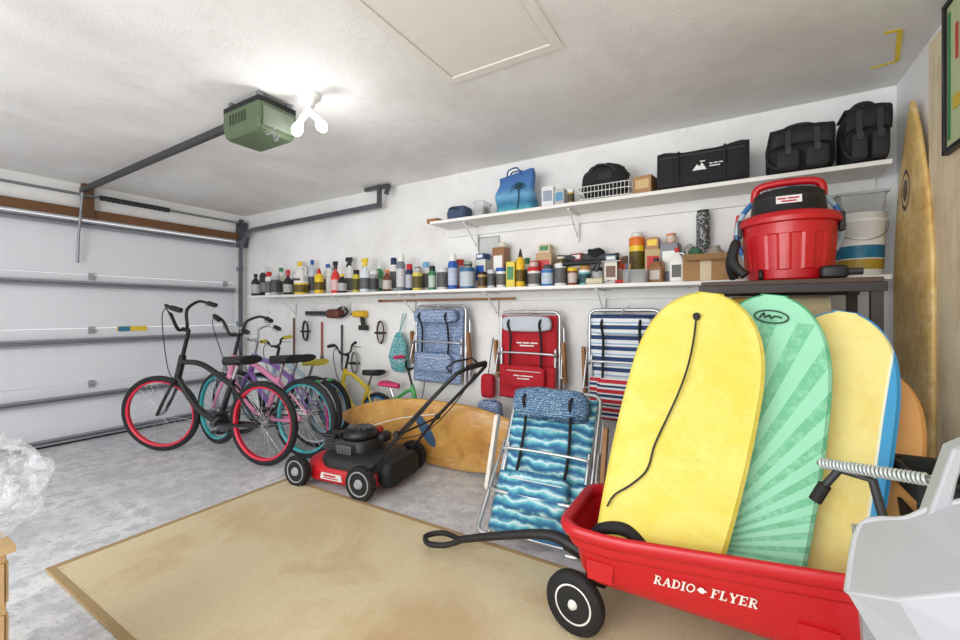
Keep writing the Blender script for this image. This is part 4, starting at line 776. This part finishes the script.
m.tube([(-.215,.485,.405),(.215,.485,.405)],.007,8); m.build('lower_handle',BLACK,t)
top=[(-.215,.49,.41),(-.215,.83,.75),(-.2,.87,.79),(-.12,.90,.815),(.12,.90,.815),(.2,.87,.79),(.215,.83,.75),(.215,.49,.41)]
MB().tube(top,.0115,10).build('upper_handle',BLACK,t)
MB().tube([(-.2,.84,.79),(-.19,.80,.82),(-.12,.81,.845),(.12,.81,.845),(.19,.80,.82),(.2,.84,.79)],.006,8).build('control_bail',P((60,60,62),.4,.6),t)
MB().tube([(-.12,.902,.817),(.12,.902,.817)],.017,10).build('foam_grip',P((30,30,32),.85),t)
MB().tube(smoothpath([(.2,.82,.75),(.27,.66,.54),(.25,.45,.34),(.12,.2,.25)]),.004,6).build('control_cable',BLACK,t)
MB().tube(smoothpath([(-.2,.80,.74),(-.27,.60,.50),(-.22,.40,.30),(-.10,.2,.25)]),.004,6).build('throttle_cable',BLACK,t)
MB().tube(smoothpath([(-.10,0,.32),(-.2,.2,.38),(-.2,.50,.44)]),.003,6).build('pull_cord',WHT,t)
for s in(-1,1): MB().lathe([(.022,0),(.02,.02)],12,Matrix.Translation((s*.228,.49,.415))@Matrix.Rotation(s*PI/2,4,'Y')).build('knob',BLACK,t)
# ================================================================ WAGON
WC=Vector((-.055,1.775,.012)); HL,HW=.52,.232
t=thing('pull_wagon','red plastic pull wagon carrying the bodyboards','wagon',WC)
def zt(x): u=(x+HL)/(2*HL); return .395+.115*u+.03*max(0,1-u*5)
def wl(*specs):
    rings=[]
    for kx,ky,zf in specs:
        base=rr(2*HL*kx,2*HW*ky,.09*ky,6); out=[]; n=len(base)
        for i in range(n):
            a=Vector(base[i]);b=Vector(base[(i+1)%n]); out.append(a)
            if i%7==6:
                for j in range(1,10): out.append(a.lerp(b,j/10))
        rings.append([(p.x,p.y,zf(p.x)) for p in out])
    return rings
m=MB(); m.loft(wl((.78,.70,lambda x:.205),(.83,.78,lambda x:.215),(.87,.855,lambda x:.25),(.905,.895,lambda x:zt(x)-.088),(.91,.90,lambda x:zt(x)-.082),(.945,.94,lambda x:zt(x)-.078),(.955,.95,lambda x:zt(x)-.070),(.955,.95,lambda x:zt(x)-.035)),caps=False)
m.loft(wl((.93,.90,lambda x:zt(x)-.03),(.88,.84,lambda x:.33),(.80,.74,lambda x:.255),(.5,.4,lambda x:.25),(.05,.05,lambda x:.25)),caps=False)
bs=wl((.78,.70,lambda x:.205))[0]; m.add(bs,[tuple(range(len(bs)))])
for x in(-.36,.28): m.prism([(x-.045,.24),(x+.045,.24),(x+.05,.31),(x-.05,.31)],-HW*.905,-HW*.80)
m.build('body',RED,t)
m=MB(); m.loft(wl((.95,.925,lambda x:zt(x)-.05),(1.0,1.0,lambda x:zt(x)-.04),(1.015,1.025,lambda x:zt(x)-.02),(1.01,1.015,lambda x:zt(x)-.002),(.985,.975,lambda x:zt(x)+.010),(.94,.92,lambda x:zt(x)+.002),(.925,.895,lambda x:zt(x)-.035)),closed=True); m.build('rim',RED,t)
WF=P((245,240,232),.5,var=.02)
M=Matrix.Translation((-.02,-HW*.915,.322))@Matrix.Rotation(R(-3.5),4,'Y')@Matrix.Rotation(R(5),4,'X')@FRONT
m=MB(M); hL=.030
x=serif(m,'RADIO',hL,-.155)
m.prism([(x+.020+.010*math.cos(2*PI*k/16),.010*math.sin(2*PI*k/16)) for k in range(16)],0,.0012,'z'); m.prism([(x+.006,-.002),(x+.036,-.002),(x+.034,.002),(x+.008,.002)],0,.0016,'z')
serif(m,'FLYER',hL,x+.044); m.build('lettering',WF,t)
for x,y in((-.44,-.19),(-.44,.19),(.36,-.2),(.36,.2)):
    r=.118; T=Matrix.Translation((x-.02,y,r))@Matrix.Rotation(R(-8 if x<0 else 0),4,'Z')@Matrix.Rotation(PI/2,4,'X')
    w=MB(T); w.lathe([(r*.62,-.02),(r*.93,-.024),(r,-.012),(r,.012),(r*.93,.024),(r*.62,.02)],36); wo=w.build('wheel',RUB,t)
    w=MB(T); w.lathe([(.004,.034),(r*.12,.032),(r*.16,.018),(r*.5,.016),(r*.62,.022),(r*.66,.018),(r*.66,-.02)],30); w.build('hub',P((236,236,232),.4),wo)
for x in(-.46,.34): MB().cyl((x,-.2,.118),(x,.2,.118),.009,8).build('axle',P((40,40,42),.5),t)
MB().box((-.42,0,.16),(.08,.1,.09)).build('axle_mount',P((40,40,42),.5),t); MB().box((.34,0,.16),(.06,.3,.09)).build('axle_mount',P((40,40,42),.5),t)
m=MB(); m.tube(smoothpath([(-.44,0,.19),(-.56,.0,.235),(-.68,-.0,.235),(-.95,.0,.15),(-1.14,.0,.08)]),[.026,.026,.02,.017],10); tg=m.build('tongue',P((30,30,32),.55),t)
m=MB(); m.tube(smoothpath([(-1.12,0,.08),(-1.18,.045,.065),(-1.27,.06,.055),(-1.33,0,.05),(-1.27,-.06,.055),(-1.18,-.045,.065),(-1.12,0,.08)]),.014,10); m.build('grip',P((30,30,32),.6),tg)
m=MB(); m.tube([(-.43,0,.19),(-.56,0,.235)],.034,12); m.build('hinge',BLACK,tg)
# ---- bodyboards
def bodyboard(label,B,T,W,th,mats,ext=.1,taper=.86):
    B=Vector(B);T=Vector(T); z=(T-B).normalized(); B=B-z*ext; L=(T-B).length
    x=Vector((1,0,0)); x=(x-z*x.dot(z)).normalized(); y=z.cross(x)
    M=Matrix((( x.x,y.x,z.x,B.x),(x.y,y.y,z.y,B.y),(x.z,y.z,z.z,B.z),(0,0,0,1)))
    t=thing('bodyboard',label,'bodyboard',M=M,group='bodyboards standing in the wagon')
    rings=[];n=44
    for i in range(n+1):
        u=i/n
        u2=1-(1-u)**1.9 if u>.5 else u*(1-.5**1.9)/.5
        w=W*(taper+(1-taper)*math.sin(PI/2*min(1,u2/.55))) if u2<.58 else W*math.sqrt(max(0,1-((u2-.58)/.42)**3.0))
        w=max(w,.20*W)
        h=th*(1 if u2<.9 else 1-.4*(u2-.9)/.1)
        off=-.05*(max(0,u2-.6)/.4)**2
        rings.append([(a,b+off,L*u2) for a,b in[(-w/2,-h/2*.6),(-w/2+.012,-h/2),(0,-h/2),(w/2-.012,-h/2),(w/2,-h/2*.6),(w/2+0,h/2*.6),(w/2-.012,h/2),(0,h/2),(-w/2+.012,h/2),(-w/2,h/2*.6)]])
    m=MB(); m.loft(rings,smooth=False); m.build('foam_core',mats[0],t)
    m=MB()
    path=[(-1,r) for r in rings]+[(1,r) for r in rings[::-1]]
    rb=[Vector((s*abs(r[4][0]),(r[2][1]+r[7][1])/2,r[0][2])) for s,r in path]
    m.loft([[(p.x+(.0015 if s>0 else -.0015),p.y-th*.3,p.z+.0008),(p.x+(.0015 if s>0 else -.0015),p.y+th*.3,p.z+.0008),(p.x-(.004 if s>0 else -.004),p.y+th*.3,p.z-.002),(p.x-(.004 if s>0 else -.004),p.y-th*.3,p.z-.002)] for (s,_),p in zip(path,rb)],smooth=False)
    m.build('rail',mats[1],t)
    return t,L,M
def scuffed(c1,c2,amt=.5):
    g=G('scuffed_foam'); co=g.coord(); a=g.noise(co,6,6,.7,.6); b=g.noise(g.mapping(co,(1,1,5)),22,5,.7)
    c=g.mix(g.ramp(a,[(.42,(0,0,0,1)),(.7,(amt,amt,amt,1))]),lin(c1),lin(c2)); c=g.mix(g.ramp(b,[(.56,(0,0,0,1)),(.70,(.6,.6,.6,1))]),c,lin((196,182,96))); g.bump(g.noise(co,200,2),.08,.002); return g.fin(c,.55)
bt,L,BM=bodyboard('plain yellow bodyboard standing frontmost in the wagon',atY(656,541,1.66),atY(711,299,2.0),.47,.05,[scuffed((222,204,76),(234,222,126),.8),P((196,180,66),.5)])
m=MB(); z0=L*.90; m.cyl((-.03,-.07,z0),(-.03,-.02,z0),.014,14); m.build('leash_plug',BLACK,bt)
pts=[(-.03,-.076,z0)]
for k in range(1,9): u=k/8; pts.append((-.03+.02*math.sin(u*4)-.03*u,-.036-.026*(1-u),z0-(z0-.42)*u))
pts+=[(-.08,-.038,.33),(-.12,-.04,.26),(-.17,-.042,.2),(-.185,-.045,.15)]
MB().tube(smoothpath(pts),.004,6).build('leash',BLACK,bt)
g=G('sunburst_print'); s_=g.sep(g.coord()); dx=g.math('ADD',s_[0],.14); dz=g.math('ADD',s_[2],-.10); an=g.math('ARCTAN2',dx,dz); st_=g.math('SINE',g.math('MULTIPLY',an,52)); f_=g.math('GREATER_THAN',st_,.1)
f2=g.math('MULTIPLY',f_,g.math('LESS_THAN',s_[2],1.0)); n1=g.noise(g.coord(),26,5,.8)
fade=g.math('MULTIPLY',f2,g.math('MULTIPLY',g.ramp(n1,[(.30,(0,0,0,1)),(.55,(1,1,1,1))]),.7))
grn=g.fin(g.mix(fade,lin((150,218,184)),lin((76,172,120))),.5)
bt,L,BM=bodyboard('mint green bodyboard with darker sunburst stripes',atY(734,560,1.75),atY(773,301,2.10),.43,.05,[grn,P((50,160,110),.5)])
m=MB(); m.tube([(.0+.055*math.cos(a),-.066,L*.915+.026*math.sin(a)) for a in [2*PI*k/28 for k in range(28)]],.003,6,closed=True); m.tube(smoothpath([(-.038,-.068,L*.905),(-.025,-.068,L*.925),(-.02,-.068,L*.91),(-.006,-.068,L*.92),(.0,-.068,L*.908),(.012,-.068,L*.918),(.036,-.068,L*.914)]),.0035,5); m.build('emblem',P((30,70,55)),bt)
g=G('rail_print'); s_=g.sep(g.coord()); n1=g.noise(g.coord(),8,6,.7)
c=g.mix(g.math('GREATER_THAN',s_[0],.146),g.mix(g.ramp(n1,[(.45,(0,0,0,1)),(.75,(1,1,1,1))]),lin((242,228,146)),lin((236,206,106))),lin((236,238,214))); c=g.mix(g.math('GREATER_THAN',s_[0],.154),c,lin((60,156,210)))
yb=g.fin(c,.5)
bodyboard('pale yellow bodyboard with bright blue right rail',atY(799,575,1.84),atY(843,318,2.22),.39,.05,[yb,P((40,140,205),.5)],ext=.05,taper=.9)
bodyboard('short orange bodyboard mostly hidden at the back',atY(852,560,1.96),atY(872,374,2.31),.33,.045,[P((232,172,100),.5,var=.08),P((214,140,70),.5)],ext=.05)
t=thing('swim_fin','black rubber fin lying in the front of the wagon','swim fin',(-.42,1.74,.29)); m=MB(); m.tube(smoothpath([(-.05,-.09,.06),(-.01,-.1,.12),(.08,-.1,.14),(.16,-.1,.09),(.2,-.09,.03)]),[.02,.024,.018],10); m.build('strap',RUB,t); m=MB(); m.sup((.02,-.03,.03),(.10,.07,.03),.6,.6); m.build('foot_pocket',BLACK,t)
# ================================================================ GREY MOULDED SHELL CHAIR, SPRING BAR
GRY=P((176,178,183),.45,var=.05,scale=5)
t=thing('plastic_chair','pale grey moulded plastic chair with slim raised arm in the lower right corner','plastic chair',(0,0,0))
# thin angular shell: facets given as corner points, thickened
A=atY(862,526,1.30); B_=atY(906,520,1.26); C_=atY(936,508,1.24); D_=atY(990,498,1.22)
E_=atY(849,592,1.16); F_=atY(882,645,1.12); G_=atY(930,650,1.06); H_=atY(1010,655,1.02)
I_=atY(900,600,1.08); J_=atY(1000,590,1.04)
m=MB(); m.add([A,B_,C_,D_,E_,F_,G_,H_,I_,J_],[(0,4,8,1),(4,5,6,8),(8,6,7,9),(1,8,9,2),(2,9,3)]); m.build('shell',GRY,t,solid=.012)
m=MB(); rim=[E_,A,B_,C_,D_]; m.tube(smoothpath(rim,4),.009,8); m.build('rim_bead',P((196,198,203),.4),t)
m=MB(); m.tube([E_,I_,J_],.006,8); m.build('moulded_rib',P((196,198,203),.4),t)
m=MB(); 
for p,q in((A,Vector((A.x+.05,1.32,0))),(F_,Vector((F_.x+.04,1.10,0))),(Vector((.62,1.30,.80)),Vector((.60,1.34,0))),(Vector((.60,1.06,.60)),Vector((.58,1.06,0)))):
    d=.016; m.add([p+Vector((x*d,y*d,-.005)) for x,y in((-1,-1),(1,-1),(1,1),(-1,1))]+[q+Vector((x*d,y*d,0)) for x,y in((-1,-1),(1,-1),(1,1),(-1,1))],[(0,1,2,3),(7,6,5,4),(0,4,5,1),(1,5,6,2),(2,6,7,3),(3,7,4,0)])
m.build('leg_frame',P((160,162,167),.45),t)
a0=atY(934,512,1.25); a1=atY(944,478,1.25); a2=atY(955,446,1.25); a3=atY(985,434,1.22)
m=MB(); rings=[]
for p,w in((a0,.034),(a1,.026),(a2,.024),(a3,.026)): rings.append([(p.x+x,p.y+y,p.z+x*.3) for x,y in rr(w,.05,.006,2)])
m.loft(rings,smooth=False); m.build('arm',GRY,t,bevel=.002)
a=atY(820,463,1.72); b=atY(937,481,1.53)
t=thing('spring_bar','steel rod wrapped in a pale coil spring beside the grey chair','spring bar',(0,0,0)); d=b-a; MB().tube([a-d*.02,b],.008,10).build('rod',STEEL,t)
u=d.orthogonal().normalized(); w_=d.normalized().cross(u); N=26
pts=[a+d*(.02+.93*k/(N*10))+ (u*math.cos(2*PI*k/10)+w_*math.sin(2*PI*k/10))*.014 for k in range(N*10+1)]
MB().tube(pts,.004,6).build('coil',P((214,222,224),.35,.3),t)
q=a+d*.2; m=MB(); m.tube([q+Vector((0,0,-.01)),q+Vector((-.04,-.0,-.075))],.011,8); m.tube([q+Vector((0,0,-.01)),q+Vector((.07,-.03,-.02)),q+Vector((.1,-.05,-.17)),q+Vector((.11,-.05,-.3))],.012,8); m.build('bracket',P((46,48,52),.5),t)
MB().tube([q+Vector((-.035,0,-.065)),q+Vector((-.06,0,-.12))],.018,10).build('rubber_foot',RUB,t)
t=thing('plastic_crate','black slatted crate standing behind the grey chair by the plywood','crate',(.63,1.97,0)); m=MB()
for z in(.1,.25,.4,.55,.68):
    for s in(-1,1): m.box((s*.11,0,z),(.012,.26,.08)); m.box((0,s*.13,z),(.22,.012,.08))
for x in(-.11,.11):
    for y in(-.13,.13): m.box((x,y,.36),(.025,.025,.72))
m.box((0,0,.02),(.22,.26,.02)); m.build('slats',P((32,34,36),.6),t,bevel=.003); m=MB(); m.tube([(a_,b_,.72) for a_,b_ in rr(.245,.29,.03)],.010,8,closed=True); m.build('rim',BLACK,t)
q=atZ(795,634,.014); t=thing('paper_sheet','white paper sheet on the floor before the wagon','paper',(q.x,q.y,.0125)); m=MB(); m.surf(lambda u,v:(.12*(u-.5),.08*(v-.5),.004+.004*math.sin(5*u)*math.sin(3*v)),8,6); m.build('sheet',WHT,t,solid=.001)
t=thing('wooden_box','pale wooden crate just entering the picture at lower left','crate',(-1.93,.12,0)); m=MB()
for z in(.1,.24,.38,.52): m.box((0,.2,z),(.5,.018,.11)); m.box((0,-.2,z),(.5,.018,.11)); m.box((.25,0,z),(.018,.4,.11)); m.box((-.25,0,z),(.018,.4,.11))
for x in(-.235,.235):
    for y in(-.19,.19): m.box((x,y,.3),(.03,.03,.6))
m.build('slats',P((214,178,128),.6,var=.12),t,bevel=.002); MB().box((0,0,.61),(.53,.44,.02)).build('lid',P((220,186,138),.6,var=.12),t,bevel=.002)
t=thing('plastic_bag','crumpled clear plastic bag on the wooden crate at the left edge','plastic bag',(-1.82,.23,.622))
g=G('clear_film'); ly=g.n('ShaderNodeLayerWeight'); ly.inputs[0].default_value=.35; nz=g.noise(g.coord(),16,5,.7,1.0)
g.fin((.92,.95,1,1),.12); g.put(g.b.inputs['Alpha'],g.math('MULTIPLY_ADD',ly.outputs['Facing'],.55,g.math('MULTIPLY',g.math('GREATER_THAN',nz,.54),.25))); g.bump(nz,.9,.02); film=g.m
m=MB(); crump(m,(0,0,.145),(.21,.17,.125),5,.8,.26,64,44,True,1.8); m.build('film',film,t); m=MB(); crump(m,(-.02,-.01,.12),(.14,.12,.085),8,.8,.35,44,30,True,2.4); m.build('inner_fold',film,t)
# ================================================================ LIGHT / CAMERA
w=bpy.data.worlds.new('W'); SC.world=w; w.use_nodes=True; w.node_tree.nodes['Background'].inputs[0].default_value=(.94,.97,1,1); w.node_tree.nodes['Background'].inputs[1].default_value=1.3
def light(kind,loc,e,size=.1,aim=None,col=(1,1,1)):
    l=bpy.data.lights.new('lamp',kind); l.energy=e; l.color=col
    if kind=='AREA': l.size=size
    else: l.shadow_soft_size=size
    o=bpy.data.objects.new('lamp',l); COL.objects.link(o); o.location=loc
    if aim: o.rotation_euler=(Vector(aim)-Vector(loc)).to_track_quat('-Z','Y').to_euler()
light('POINT',(LX,LY,2.10),5,.05)
light('AREA',(-1.4,-1.6,2.1),74,2.2,(-1.6,3,.8)); light('AREA',(-2.2,-1.6,.6),64,3.0,(-1.8,2.2,2.5))  # broad fill lights added behind the camera, not fixtures of the garage
light('AREA',(.1,-.6,1.9),8,.8,(0,2,1.0))
cam=bpy.data.cameras.new('Camera'); cam.sensor_width=36; cam.lens=36*F/960; cam.shift_y=-(320-HZ)/960; cam.clip_start=.02
co_=bpy.data.objects.new('Camera',cam); COL.objects.link(co_); co_.location=(0,0,H); co_.rotation_euler=(PI/2,0,TH); SC.camera=co_
SC.view_settings.view_transform='Standard'; SC.view_settings.look='None'
